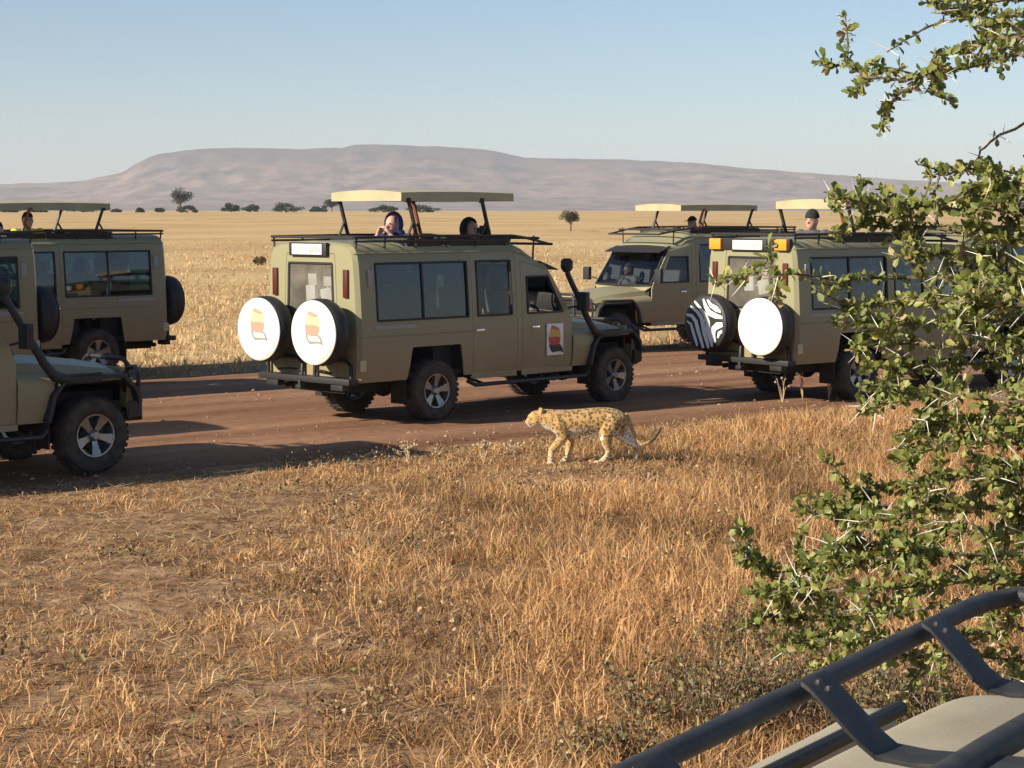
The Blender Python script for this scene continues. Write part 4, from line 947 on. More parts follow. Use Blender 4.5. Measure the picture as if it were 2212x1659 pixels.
stand(V_far1, 2, 478, .3, 'person in dark jacket at the left edge, standing in the far left vehicle', -80, jacket=jk_black, trousers=tr_, skin=M['skin_a'], head='hair', arm='rail')
stand(V_far1, 178, 556, .3, 'passenger behind the side window of the far left vehicle', -75, jacket=jk_grey, trousers=tr_, skin=M['skin_a'], head='hair', arm='down')
p3_ = stand(V_face, 1494, 468, .1, 'person in dark cap leaning from the roof of the vehicle facing left', 235, jacket=jk_black, trousers=tr_, skin=M['skin_a'], head='cap', headcol=jk_black, arm='rail')
p5_ = stand(V_face, 1462, 490, .2, 'hooded person bent over a camera in the vehicle facing left', 200, jacket=jk_black, trousers=tr_, skin=M['skin_a'], head='cap', headcol=jk_black)
camera_thing('camera held by the person bent low in the vehicle facing left', p5_, True)
p4 = stand(V_right, 1752, 457, -.1, 'person in black beanie and dark vest holding binoculars in the zebra cover vehicle', 232, jacket=jk_grey, trousers=tr_, skin=M['skin_a'], head='beanie', headcol=jk_black, arm='rail')
dq = vloc(V_face, 3.46, -.42, 0); person('driver in dark clothes behind the windscreen of the vehicle facing left', (dq.x, dq.y, .02), T3, None, jk_grey, tr_, M['skin_b'], 'hair', None, arm='wheel', seat=True)
# ------------------------------------------------------------------ own vehicle under the camera: roof edge, gutter, roof rack
def own_vehicle():
    root = empty('safari_vehicle', gp(2300, 1900, 0.0) * 0 + Vector((1.4, 2.2, 0))); ox = Vector(root.location)
    tag(root, 'tan roof corner and black roof rack of the vehicle at the lower right', 'vehicle')
    zr, zb, zt, zg = 2.20, 2.125, 2.06, 2.00
    def L(p): return p - ox
    ow = mat('own_roof_paint', (.42, .37, .265), .6, vscale=7, detail=10, col2=(.36, .31, .215), bump=.06, bscale=120)
    rk = mat('own_rack_paint', (.026, .028, .032), .62, var=.35, vscale=25, bump=.1, bscale=260, col2=(.05, .048, .046))
    rl = [gp(x, y, zr) for x, y in ((1150, 1778), (1390, 1655), (1740, 1488), (2020, 1352))]
    c = [gp(x, y, zr) for x, y in ((2020, 1352), (2075, 1322), (2130, 1300), (2200, 1286))]
    far = c[-1] + Vector((1.1, -.55, 0))
    MB().tube([L(p) for p in rl[:-1] + c + [far]], .0148, 16).build('roof_rail', rk, root, smooth=60)
    def crossbar(pts):
        P = [L(gp(x, y, z)) for x, y, z in pts]; d_ = (L(rl[2]) - L(rl[1])).normalized(); mb = MB(); vs = []
        for p in P: vs += [p - d_ * .036, p + d_ * .036, p + d_ * .036 + Vector((0, 0, .007)), p - d_ * .036 + Vector((0, 0, .007))]
        n = len(P); fs = [(i * 4 + k, i * 4 + (k + 1) % 4, (i + 1) * 4 + (k + 1) % 4, (i + 1) * 4 + k) for i in range(n - 1) for k in range(4)] + [(0, 1, 2, 3), tuple(4 * n - 4 + k for k in range(4))]
        mb.add(vs, fs).build('crossbar', rk, root, smooth=40, bevel=.002)
    crossbar([(1755, 1470, zr + .02), (1775, 1485, zr + .012), (1880, 1600, zb + .02), (1915, 1630, zb), (1990, 1645, zb - .008), (2250, 1665, zb - .008), (2700, 1700, zb - .008)])
    crossbar([(2010, 1345, zr + .02), (2030, 1358, zr + .012), (2120, 1462, zb + .02), (2150, 1486, zb), (2200, 1497, zb - .008), (2500, 1512, zb - .008), (2800, 1520, zb - .008)])
    crossbar([(1400, 1650, zr + .02), (1420, 1668, zr + .012), (1520, 1790, zb + .02), (1560, 1810, zb), (2300, 1850, zb - .008)])
    for x, y in ((1768, 1478), (1790, 1492), (2023, 1352), (2043, 1366)):      # bolts through the bracket ends
        MB().lathe([(0, .006), (.0035, .006), (.005, .003), (.005, 0)], c=L(gp(x, y, zr + .024)), axis='z', n=8).build('bolt', M['steel'], root)
    # roof panel with rounded rim, falling to the side
    def panel(name, outline, z, m, drop, inset):
        pts = [gp(x, y, z) for x, y in outline]; n = len(pts); ctr = sum(pts, Vector()) / n; mb = MB(); vs = []
        rings = [(-inset, 0.0), (-inset * .4, -.004), (0, -.016), (.005, -.05), (.005, -drop)]
        for off, dz in rings:
            for i in range(n):
                a, b = pts[i - 1], pts[(i + 1) % n]; t = (b - a).normalized(); nn = Vector((t.y, -t.x, 0))
                if nn.dot(pts[i] - ctr) < 0: nn = -nn
                vs.append(L(pts[i] + nn * off + Vector((0, 0, dz))))
        fs = [(r * n + i, r * n + (i + 1) % n, (r + 1) * n + (i + 1) % n, (r + 1) * n + i) for r in range(len(rings) - 1) for i in range(n)] + [tuple(range(n))]
        return mb.add(vs, fs).build(name, m, root, smooth=60)
    def smooth_outline(o, k=3):
        for _ in range(k):
            q = []
            for a, b in zip(o, o[1:] + o[:1]): q += [(a[0] * .75 + b[0] * .25, a[1] * .75 + b[1] * .25), (a[0] * .25 + b[0] * .75, a[1] * .25 + b[1] * .75)]
            o = q
        return o
    panel('roof_panel', smooth_outline([(1380, 1830), (1640, 1700), (1880, 1582), (1975, 1535), (2060, 1498), (2130, 1494), (2260, 1500), (2700, 1520), (2900, 1850), (2000, 1990)], 2), zt, ow, .5, .02)
    panel('roof_edge_panel', smooth_outline([(1330, 1800), (1640, 1640), (1780, 1570), (1850, 1528), (1930, 1527), (1940, 1548), (1860, 1590), (1500, 1780)], 2), zg, ow, .6, .006)
    MB().tube([L(gp(x, y, zg + .03)) for x, y in ((1250, 1880), (1640, 1683), (1780, 1613), (1860, 1573), (1945, 1530))], .0125, 10).build('gutter_seal', M['black'], root)
    MB().tube([L(gp(x, y, zb)) for x, y in ((1980, 1720), (2130, 1625), (2260, 1550))], .02, 12).build('roof_bar', rk, root)
    # side of the body below the gutter
    a, b = gp(1000, 1960, zg), gp(1925, 1545, zg); d_ = (b - a).normalized(); nn = Vector((d_.y, -d_.x, 0))
    mb = MB(); A, B = L(a + nn * .10), L(b + nn * .10)
    mb.add([A + Vector((0, 0, -.03)), B + Vector((0, 0, -.03)), B + Vector((0, 0, -1.4)), A + Vector((0, 0, -1.4)), A + nn * 1.5 + Vector((0, 0, -.03)), B + nn * 1.5 + Vector((0, 0, -.03)), B + nn * 1.5 + Vector((0, 0, -1.4)), A + nn * 1.5 + Vector((0, 0, -1.4))], [(0, 1, 2, 3), (4, 7, 6, 5), (1, 5, 6, 2), (0, 3, 7, 4), (3, 2, 6, 7)])
    mb.build('body_side', ow, root, smooth=0)
    for f in (.1, .9):
        p = A.lerp(B, f); wh = MB().lathe([(.22, -.12), (.36, -.13), (.405, -.07), (.405, .07), (.36, .13), (.22, .12)], closed=True, n=32).build('tyre', M['rubber'], root); wh.location = p + nn * .2 + Vector((0, 0, -zg + .405)); wh.rotation_euler = (0, 0, math.atan2(d_.y, d_.x))
own_vehicle()

# ------------------------------------------------------------------ thorn bush
LEAF_BIG, LEAF_REST = [], []
def rnd_unit(rr):
    while True:
        v = Vector((rr.uniform(-1, 1), rr.uniform(-1, 1), rr.uniform(-1, 1)))
        if .05 < v.length < 1: return v.normalized()
def leaf_arrays(items, shape):
    """items: (pos, dir, normal, length, tint); shape: list of (u along, v across, w fold) and faces"""
    sv, sf = shape; n = len(items)
    P_ = np.array([i[0] for i in items], float); D_ = np.array([i[1] for i in items], float); N_ = np.array([i[2] for i in items], float); S_ = np.array([i[3] for i in items]); C_ = np.array([i[4] for i in items])
    B_ = np.cross(D_, N_); B_ /= np.linalg.norm(B_, axis=1, keepdims=True) + 1e-9; N_ = np.cross(B_, D_)
    sv = np.array(sv); V = P_[:, None] + S_[:, None, None] * (sv[None, :, 0:1] * D_[:, None] + sv[None, :, 1:2] * B_[:, None] + sv[None, :, 2:3] * N_[:, None])
    k = len(sv); fl = np.concatenate([np.array(f) for f in sf]); F_ = (np.arange(n)[:, None] * k + fl[None]).ravel(); sz = np.tile([len(f) for f in sf], n); cols = np.repeat(C_, len(sf), axis=0)
    return V.reshape(-1, 3), F_, sz, cols
LEAF = ([(0, 0, 0), (.35, .20, .06), (.75, .30, .08), (1.0, .06, .0), (1.0, -.06, .0), (.75, -.30, .08), (.35, -.20, .06), (.55, 0, -.02)], [(0, 7, 1), (1, 7, 2), (2, 7, 3), (3, 7, 4), (4, 7, 5), (5, 7, 6), (6, 7, 0)])
def thorn_bush():
    rr = random.Random(21)
    rootp = Vector((2.75, 6.4, 0)); root = empty('thorn_bush', rootp); tag(root, 'green thorny acacia bush with long white thorns at the right edge', 'bush')
    twigs = [ # path px (2212 frame), depth, leaf density, thorn density
        ([(2420, 150), (2300, 122), (2150, 126), (2060, 152), (1980, 172), (1900, 168), (1830, 140), (1760, 132)], 6.1, 1.3, .35, 4),
        ([(1995, 172), (1940, 208), (1912, 250), (1900, 285)], 6.1, 1.4, .8, 0), ([(2010, 165), (2040, 195), (2062, 235)], 6.1, 1.2, .5, 0), ([(1880, 165), (1860, 185), (1848, 205)], 6.1, 1.2, .3, 0),
        ([(2420, 60), (2280, 66), (2170, 45), (2070, 22), (2000, 4)], 6.3, 1.5, .4, 5), ([(2080, 36), (2030, 50), (1970, 78), (1912, 112)], 6.3, .12, .7, 0),
        ([(2400, 110), (2280, 92), (2180, 78), (2110, 98), (2050, 112), (2020, 130)], 6.0, 1.2, .4, 5), ([(2400, -20), (2250, -15), (2120, 5), (2040, 0)], 6.4, 1.6, .4, 4), ([(2420, 20), (2300, 20), (2200, 30), (2120, 60)], 6.2, 1.8, .4, 5),
        ([(2420, 170), (2300, 215), (2212, 262), (2140, 302), (2105, 345), (2080, 372)], 6.2, .12, .9, 0),
        ([(2420, 400), (2300, 380), (2180, 372), (2090, 368), (2040, 376), (1995, 380)], 6.2, .8, .4, 4), ([(2400, 430), (2280, 410), (2160, 395), (2080, 400)], 6.0, 1.8, .4, 6),
        ([(2420, 480), (2280, 462), (2120, 452), (1980, 446), (1880, 436), (1795, 424)], 6.1, 1.6, .4, 7), ([(1960, 446), (1915, 425), (1895, 408)], 6.1, 1.5, .4, 1), ([(1840, 432), (1808, 420), (1790, 412)], 6.1, 1.2, .4, 0),
        ([(2420, 540), (2280, 520), (2130, 505), (1990, 492), (1880, 486), (1800, 505)], 5.9, 1.8, .4, 8), ([(2420, 600), (2260, 575), (2130, 550), (2020, 545), (1930, 560)], 6.4, 2.0, .3, 8),
        ([(2420, 640), (2250, 610), (2080, 590), (1930, 605), (1800, 602), (1700, 592), (1640, 592), (1560, 596)], 6.0, 1.0, .5, 5), ([(1680, 592), (1672, 615), (1690, 650)], 6.0, 1.1, .5, 0),
        ([(2420, 690), (2280, 660), (2120, 650), (1990, 652), (1880, 655), (1825, 672)], 5.8, 1.8, .5, 8), ([(2420, 720), (2270, 700), (2120, 690), (1990, 700), (1870, 710)], 6.3, 2.0, .5, 9),
        ([(2420, 780), (2270, 760), (2120, 745), (1980, 742), (1880, 738), (1850, 745)], 5.9, 1.6, .9, 7), ([(2420, 840), (2260, 810), (2100, 792), (1970, 800), (1870, 792)], 6.2, 1.5, .9, 6),
        ([(2420, 900), (2260, 868), (2110, 852), (1990, 862), (1900, 880), (1848, 890)], 5.8, 1.4, 1.0, 6), ([(2420, 940), (2260, 920), (2120, 905), (2020, 915), (1960, 935)], 6.1, 1.8, .9, 7),
        ([(2420, 1000), (2260, 970), (2120, 955), (2010, 968), (1935, 1002)], 5.7, 1.8, .9, 7), ([(2420, 1060), (2260, 1030), (2120, 1022), (1980, 1045), (1880, 1060), (1822, 1085)], 5.9, 1.8, 1.0, 8),
        ([(2420, 1120), (2250, 1090), (2090, 1092), (1960, 1110), (1860, 1132), (1805, 1100)], 5.6, 1.9, 1.1, 8), ([(2420, 1180), (2250, 1150), (2080, 1150), (1930, 1170), (1830, 1200)], 5.9, 2.0, 1.1, 9),
        ([(2420, 1230), (2250, 1210), (2080, 1202), (1920, 1215), (1780, 1228), (1680, 1235), (1630, 1212), (1588, 1166)], 5.7, 1.7, 1.0, 9), ([(2400, 1270), (2220, 1255), (2050, 1255), (1880, 1270), (1740, 1275), (1660, 1290)], 5.5, 1.9, 1.1, 9),
        ([(2400, 1320), (2200, 1300), (2020, 1310), (1860, 1325), (1730, 1330), (1640, 1322)], 5.8, 1.7, 1.1, 8), ([(2380, 1380), (2180, 1360), (2000, 1370), (1850, 1380), (1720, 1400)], 5.5, 1.5, 1.0, 8),
        ([(2300, 1440), (2120, 1420), (1950, 1420), (1830, 1425), (1760, 1445)], 5.9, 1.3, .9, 7), ([(2400, 480), (2280, 440), (2190, 420), (2120, 410)], 5.9, 2.2, .3, 6), ([(2400, 620), (2280, 640), (2180, 610), (2100, 620)], 5.7, 2.3, .4, 7),
        ([(2400, 740), (2290, 735), (2200, 725), (2120, 735)], 5.6, 2.2, .5, 7), ([(2400, 1010), (2300, 1000), (2220, 1010), (2140, 1040)], 5.5, 2.3, .7, 8), ([(2400, 1130), (2300, 1120), (2200, 1130), (2120, 1170)], 5.5, 2.3, .7, 8)]
    bark = MB(); leaves = []; thorns = []
    trunk = [rootp, rootp + Vector((-.02, .02, .5)), rootp + Vector((.05, -.02, 1.1)), rootp + Vector((-.05, 0, 1.8)), rootp + Vector((0, .05, 2.5)), rootp + Vector((-.08, 0, 3.2))]
    LC = [(.235, .255, .07), (.19, .22, .055), (.28, .29, .08), (.36, .32, .11), (.13, .16, .04), (.40, .30, .14)]; LW = [5, 5, 4, 2, 4, .9]
    def lay(pts, dens, td, r0, r1):
        """leaves in small tufts and paired thorns along a twig"""
        n = len(pts)
        bark.tube([p - rootp for p in pts], [r0 + (r1 - r0) * i / (n - 1) for i in range(n)], 5)
        for a, b in zip(pts, pts[1:]):
            ln = (b - a).length; t = (b - a).normalized(); k = ln / .018 * dens; k = int(k) + (rr.random() < k % 1)
            for _ in range(k):
                p = a.lerp(b, rr.random())
                base = LC[rr.choices(range(6), LW)[0]]
                for q in range(rr.choice((2, 3, 3, 4))):
                    d = (rnd_unit(rr) + t * .35 + Vector((0, 0, .25))).normalized(); nn = (rnd_unit(rr) + Vector((0, 0, .8))).normalized(); f = rr.uniform(.75, 1.25)
                    leaves.append((p + rnd_unit(rr) * .008, d, nn, rr.choice((.55, .8, 1, 1.2)) * rr.uniform(.018, .035), tuple(c * f for c in base)))
            k = ln / .16 * td; k = int(k) + (rr.random() < k % 1)
            for _ in range(k):
                p = a.lerp(b, rr.random()); s1 = (t.cross(rnd_unit(rr))).normalized()
                for sg in (1, -1):
                    d = (s1 * sg + t * .5 + rnd_unit(rr) * .25).normalized(); thorns.append((p, d, rr.uniform(.045, .085)))
    for path, dep, dens, td, sub in twigs:
        jit = rr.uniform(-.25, .25); pts = []
        for i, (x, y) in enumerate(path):
            dd = dep + jit + .18 * math.sin(i * 1.3 + dep * 7) + rr.uniform(-.05, .05); pts.append(at(x + rr.uniform(-5, 5), y + rr.uniform(-5, 5), dd))
        fine = []
        for a, b in zip(pts, pts[1:]):
            for q in range(3): fine.append(a.lerp(b, q / 3) + rnd_unit(rr) * .008)
        fine.append(pts[-1])
        onset = path[0][0] > 2350
        low = 1.2 if path[-1][1] > 930 else .95
        lay(fine, dens * low, td, .0075 if onset else .005, .0022)
        if onset:                                       # limb back to the trunk
            e = pts[0]; zt_ = max(.3, min(3.1, e.z - .35)); j = min(range(len(trunk)), key=lambda q: abs(trunk[q].z - zt_)); bark.tube([trunk[j] - rootp, (trunk[j].lerp(e, .5) + Vector((0, 0, .06))) - rootp, e - rootp], [.03, .016, .0075], 6)
        for _ in range(int(sub * 1.6)):
            k = rr.randrange(2, len(fine) - 1); a = fine[k]; t = (fine[k + 1] - fine[k]).normalized()
            d = (t * .6 + rnd_unit(rr) * .9).normalized(); ln = rr.uniform(.06, .20); q1 = a + d * ln * .5 + rnd_unit(rr) * .01; q2 = a + d * ln + Vector((0, 0, rr.uniform(-.03, .03)))
            lay([a, q1, q2], min(dens, 1.9) * 1.3 * low, td * 1.2, .004, .0018)
    for _ in range(240):                                # leafy mass beyond the right edge of the picture
        p = Vector((rr.uniform(2.2, 3.2), rr.uniform(5.4, 7.4), rr.uniform(.5, 3.4))); d = rnd_unit(rr); lay([p, p + d * .12, p + d * .24 + Vector((0, 0, .03))], 1.4, .4, .004, .002)
    bark.tube([p - rootp for p in trunk], [.09, .075, .065, .055, .04, .02], 10)
    bark.build('trunk', M['bark'], root, smooth=60, weld=False)
    def show(p):                                        # how large it shows, zero outside the picture
        v = p - Vector((0, 0, H)); zc = v.y * CP - v.z * SP; x = v.x / zc * F + CX; y = CY - (v.y * SP + v.z * CP) / zc * F
        return (1 / zc) if (0 < x < 2212 and 0 < y < 1659) else 0
    leaves.sort(key=lambda l: -show(l[0]) * l[3]); big, rest = leaves[:300], leaves[300:]
    rel = [(l[0] - rootp, l[1], l[2], l[3], l[4]) for l in rest]
    V_, F_, S_, C_ = leaf_arrays(rel, LEAF); tag(link('foliage', np_mesh('foliage', V_, F_, S_, M['leaf'], C_), root), kind='stuff')
    lm = []
    for c in LC:
        V_, F_, S_, C_ = leaf_arrays([((0, 0, 0), (1, 0, 0), (0, 0, 1), 1.0, c)], LEAF); lm.append(np_mesh('leaf', V_, F_, S_, M['leaf'], C_))
    def orient(d, nn):
        b = d.cross(nn).normalized(); n2 = b.cross(d); return Matrix((d, b, n2)).transposed()
    for p, d, nn, s, c in big:
        o = link('leaf', rr.choice(lm[:5]), root); o.matrix_local = Matrix.Translation(p - rootp) @ orient(d, nn).to_4x4() @ Matrix.Scale(s, 4)
    tm = MB().tube([(0, 0, 0), (.5, 0, .0), (1, 0, .04)], [.024, .018, .004], 5).mesh('thorn', M['thorn'], smooth=60)
    thorns.sort(key=lambda l: -show(l[0]) * l[2]); vis = thorns[:300]; rest = thorns[300:]
    for p, d, s in vis:
        o = link('thorn', tm, root); o.matrix_local = Matrix.Translation(p - rootp) @ orient(d, d.orthogonal().normalized()).to_4x4() @ Matrix.Scale(s, 4)
    mb = MB()
    for p, d, s in rest: mb.tube([p - rootp, p - rootp + d * s], [.032 * s, .005 * s], 4)
    if rest: tag(mb.build('small_thorns', M['thorn'], root, weld=False), kind='stuff')
    print('bush', len(leaves), 'leaves', len(thorns), 'thorns')
thorn_bush()

# ------------------------------------------------------------------ low scrub at the foot of the bush
def scrub(px, py, wd, ht, seed, label, n=1500, green=.5):
    rr = random.Random(seed); g = gp(px, py, .03); root = empty('scrub_plant', g); tag(root, label, 'shrub', 'low scrub under the thorn bush'); st = MB(); lv = []
    for _ in range(int(n / 22)):
        a = rr.uniform(0, 6.283); r0 = rr.random() ** .5 * wd; b = Vector((math.cos(a) * r0 * .8, math.sin(a) * r0 * .8, 0)); h = ht * rr.uniform(.45, 1) * (1 - .4 * (r0 / wd)); d = Vector((math.cos(a) * .35 + rr.uniform(-.3, .3), math.sin(a) * .35 + rr.uniform(-.3, .3), 1)).normalized()
        m_ = b + d * h * .5 + rnd_unit(rr) * .02; e = b + d * h + rnd_unit(rr) * .04; st.tube([b, m_, e], [.005, .0035, .0015], 4)
        for _ in range(22):
            f = rr.random() ** .7; p = b.lerp(e, f) + rnd_unit(rr) * .04
            c = (.17, .155, .065) if rr.random() < green else rr.choice([(.30, .19, .09), (.22, .13, .065), (.36, .25, .12)]); k = rr.uniform(.7, 1.3)
            lv.append((p, (rnd_unit(rr) + Vector((0, 0, .4))).normalized(), rnd_unit(rr), rr.uniform(.018, .04), tuple(q * k for q in c)))
    st.build('stems', M['bark'], root, weld=False); V_, F_, S_, C_ = leaf_arrays(lv, LEAF); tag(link('foliage', np_mesh('foliage', V_, F_, S_, M['leaf'], C_), root), kind='stuff')
scrub(1520, 1560, .55, .52, 1, 'olive brown scrub left of the roof rail below the thorn bush', 2400, .55)
scrub(1800, 1560, .7, .6, 2, 'brown and green scrub seen through the roof rack bars', 3000, .45)
scrub(1660, 1420, .45, .42, 3, 'dull green scrub at the lower tip of the thorn bush', 1800, .6)
scrub(2080, 1600, .7, .6, 4, 'dry brown scrub behind the tan roof corner', 2600, .35)
scrub(1330, 1650, .35, .32, 5, 'small dark scrub at the bottom edge beside the roof rail', 1100, .4)
# ------------------------------------------------------------------ grass
def blades(cx, cy, cz, ang, lean, h, wd, curve, cols):
    """arrays -> strips of one quad and one triangle"""
    n = len(cx); dx, dy = np.cos(ang), np.sin(ang); fa = RNG.uniform(0, np.pi, n); sx, sy = np.cos(fa) * wd / 2, np.sin(fa) * wd / 2
    b = np.stack([cx, cy, cz], 1); d1 = np.stack([dx * np.sin(lean), dy * np.sin(lean), np.cos(lean)], 1); l2 = lean + curve; d2 = np.stack([dx * np.sin(l2), dy * np.sin(l2), np.cos(l2)], 1)
    m = b + d1 * h[:, None] * .55; e = m + d2 * h[:, None] * .5; s = np.stack([sx, sy, np.zeros(n)], 1)
    V = np.stack([b - s, b + s, m + s * .8, m - s * .8, e], 1).reshape(-1, 3); o = np.arange(n)[:, None] * 5
    F_ = (o + np.array([0, 1, 2, 3, 3, 2, 4])[None]).ravel(); S_ = np.tile([4, 3], n); return V, F_, S_, np.repeat(cols, 2, axis=0)
def noise2(x, y, s, o): return np.array([mnoise.noise((a * s, b * s, o)) for a, b in zip(x, y)])
STRAW = np.array([[.60, .42, .21], [.50, .33, .155], [.41, .245, .12], [.66, .50, .28], [.33, .20, .10], [.25, .155, .085]])
def patch(name, x, y, dens_keep, tall, per, wd, spread, pal, label, tone=None):
    n = len(x); z = np.array([gz(a, b) + (micro(a, b) if math.hypot(a, b) < 70 else .03) for a, b in zip(x, y)])
    X = np.repeat(x, per); Y = np.repeat(y, per); Z = np.repeat(z, per); T = np.repeat(tall, per); k = len(X)
    ang = RNG.uniform(0, 2 * np.pi, k); r = RNG.random(k) ** .7 * np.repeat(spread, per) if not np.isscalar(spread) else RNG.random(k) ** .7 * spread
    X = X + np.cos(ang) * r; Y = Y + np.sin(ang) * r
    lean = RNG.normal(.6, .45, k).clip(-.3, 1.45) + np.repeat(.55 * (1 - (tall / tall.max()).clip(0, 1)), per); h = T * RNG.uniform(.55, 1.2, k)
    base = np.repeat(RNG.choice(len(STRAW), n, p=pal), per); alt = RNG.choice(len(STRAW), k, p=pal); use = RNG.random(k) < .4; c = STRAW[np.where(use, alt, base)] * RNG.uniform(.8, 1.2, k)[:, None]
    if tone is not None: c = c * np.repeat(tone, per, axis=0)
    V, F_, S_, C_ = blades(X, Y, Z - .01, ang + RNG.normal(0, .6, k), lean, h, wd * RNG.uniform(.7, 1.3, k), RNG.uniform(.1, 1.5, k), c)
    tag(link(name, np_mesh(name, V, F_, S_, M['grass'], C_)), label, 'grass', kind='stuff'); return k
def sample(n, d0, d1, margin=1.2, power=1.0):
    u = RNG.random(n); d = np.sqrt(d0 ** 2 + (d1 ** 2 - d0 ** 2) * u) if power == 1 else d0 * (d1 / d0) ** u; x = RNG.uniform(-1, 1, n) * (d * 1106 / F + margin); return x, d
# this side of the road
x, y = sample(30000, 8.6, 33); q, t = roadq(x, y); rm_ = np.array([roadmask(a, b) for a, b in zip(x, y)])
n1 = noise2(x, y, .55, 3.0); n2 = noise2(x, y, 1.7, 8.0); n3 = noise2(x, y, .22, 6.0)
bare = (x < -.2 + .10 * (y - 12)) ; right = 1 / (1 + np.exp(-(x + .9 - .06 * (y - 14)) * 1.1))        # taller to the right
keep = (q < 0) & (rm_ > .0) & (RNG.random(len(x)) < np.clip((.30 + .75 * right + .55 * n1 + .35 * n2) * np.clip(rm_ / .6, .25, 1), .03, 1))
x, y, rg, nn_, n2k, rk_ = x[keep], y[keep], right[keep], n1[keep], n2[keep], rm_[keep]
LG = gp(1262, 1003); ld = np.hypot((x - LG.x) / 1.1, (y - (LG.y - 1.0)) / 1.6)
tall = (.10 + .20 * rg + .10 * np.clip(nn_, -.6, .8) + .05 * n2k).clip(.06, .46) * np.clip(.4 + rk_ * .30, .4, 1) * np.clip(.3 + .7 * (ld - .5), .3, 1)
dk = noise2(x, y, .9, 15.0)
tone = (np.ones((len(x), 1)) * np.array([[1.18, 1.07, 1.0]])) * (1 + .22 * nn_[:, None]) * np.where(dk > .28, .62, 1.0)[:, None]
k1 = patch('near_grass', x, y, None, tall, 13, .0075, .10 + 0 * tall, [.24, .25, .2, .1, .12, .09], 'dry golden grass in front of the road', tone)
# litter: flattened stalks
x, y = sample(60000, 8.6, 30); q, t = roadq(x, y); kp = q < -.1; x, y = x[kp], y[kp]; k = len(x); z = np.array([micro(a, b) for a, b in zip(x, y)])
V, F_, S_, C_ = blades(x, y, z + .006, RNG.uniform(0, 6.28, k), RNG.uniform(1.2, 1.5, k), RNG.uniform(.06, .18, k), RNG.uniform(.007, .017, k), RNG.uniform(.0, .12, k), STRAW[RNG.choice(6, k, p=[.25, .22, .16, .2, .10, .07])])
tag(link('grass_litter', np_mesh('grass_litter', V, F_, S_, M['grass'], C_)), 'flattened straw lying on the soil in front of the road', 'grass', kind='stuff')
# brown dead leaves and low forbs between the grass
x, y = sample(1500, 8.6, 26); q, t = roadq(x, y); nf = noise2(x, y, .8, 21.0); kp = (q < -.4) & (nf + .012 * (x * 6 + 6) > .12); x, y = x[kp], y[kp]; it = []; rr_ = random.Random(4)
for a, b in zip(x, y):
    h_ = rr_.uniform(.06, .24); r_ = rr_.uniform(.08, .22); g_ = rr_.random() < .12; z0 = micro(a, b)
    for _ in range(34):
        u = rnd_unit(rr_); c = (.16, .15, .06) if g_ else rr_.choice([(.30, .185, .095), (.22, .13, .07), (.40, .27, .14), (.15, .09, .05), (.48, .34, .19)]); k_ = rr_.uniform(.75, 1.25)
        it.append(((a + u.x * r_, b + u.y * r_, z0 + abs(u.z) * h_), rnd_unit(rr_), rnd_unit(rr_), rr_.uniform(.015, .045), tuple(v * k_ for v in c)))
V, F_, S_, C_ = leaf_arrays(it, LEAF); tag(link('dead_undergrowth', np_mesh('dead_undergrowth', V, F_, S_, M['leaf'], C_)), 'brown dead leaves and low herbs between the grass in front', 'undergrowth', kind='stuff')
# beyond the road
def band(name, n, d0, d1, per, wd, h0, h1, label, margin=3, fade_in=0.0):
    x, y = sample(n, d0, d1, margin); q, t = roadq(x, y); rm_ = np.array([roadmask(a, b) for a, b in zip(x, y)]); nz_ = noise2(x, y, 8.0 / d0, 2.0)
    kp = (q > RW - .3) & (rm_ > .05) & (RNG.random(len(x)) < np.clip(.75 + .7 * nz_, .12, 1) * np.clip((d1 - y) / (d1 - d0) * 1.5, 0, 1) * np.clip((y - d0) / (d0 * .5) + fade_in, 0, 1)); x, y, nz_ = x[kp], y[kp], nz_[kp]
    tall = np.clip((d1 - y) / (d1 - d0) + .45, .3, 1) * (h0 + (h1 - h0) * (RNG.random(len(x)) * .6 + .4 * np.clip(.5 + nz_, 0, 1)))
    patch(name, x, y, None, tall, per, wd, .16 * d0 / 40, [.40, .18, .02, .40, .0, .0], label, np.ones((len(x), 1)) * np.array([[1.05, 1.05, 1.08]]) * (1 + .12 * nz_[:, None]))
band('plain_grass', 24000, 31, 85, 7, .024, .13, .30, 'tall golden grass just beyond the road', 3, 1.0)
band('plain_grass', 11000, 55, 190, 6, .05, .14, .28, 'golden grass in the middle of the plain', 6)
def weed(px, py, h, seed, label, ns=7, sp=.35, nsd=3):
    rr = random.Random(seed); g = gp(px, py, .02); root = empty('dry_weed', g); tag(root, label, 'weed', 'dry weeds at the road edge'); mb = MB(); sd_ = MB()
    for _ in range(ns):
        d = Vector((rr.uniform(-sp, sp), rr.uniform(-sp, sp), 1)); hh = h * rr.uniform(.5, 1); p = d * hh; mb.tube([(0, 0, 0), d * hh * .5 + rnd_unit(rr) * .02, p], [.006, .005, .003], 4)
        for _ in range(nsd): e = p + Vector((rr.uniform(-.08, .08), rr.uniform(-.08, .08), rr.uniform(-.06, .05))); mb.tube([p - d * hh * .2, e], [.003, .002], 4); sd_.sphere(e, rr.uniform(.010, .018), 6, 4)
    me = mat('weed_stem', (.45, .33, .2), .9); mb.build('stems', me, root, weld=False); tag(sd_.build('seed_heads', me, root, weld=False), kind='stuff')
weed(1045, 1000, .26, 1, 'dry seeding weed on the road edge, rightmost of the cluster'); weed(1110, 996, .22, 2, 'lone dry weed nearest the leopard on the road edge'); weed(880, 1002, .24, 3, 'dry weed left in the cluster on the road edge')
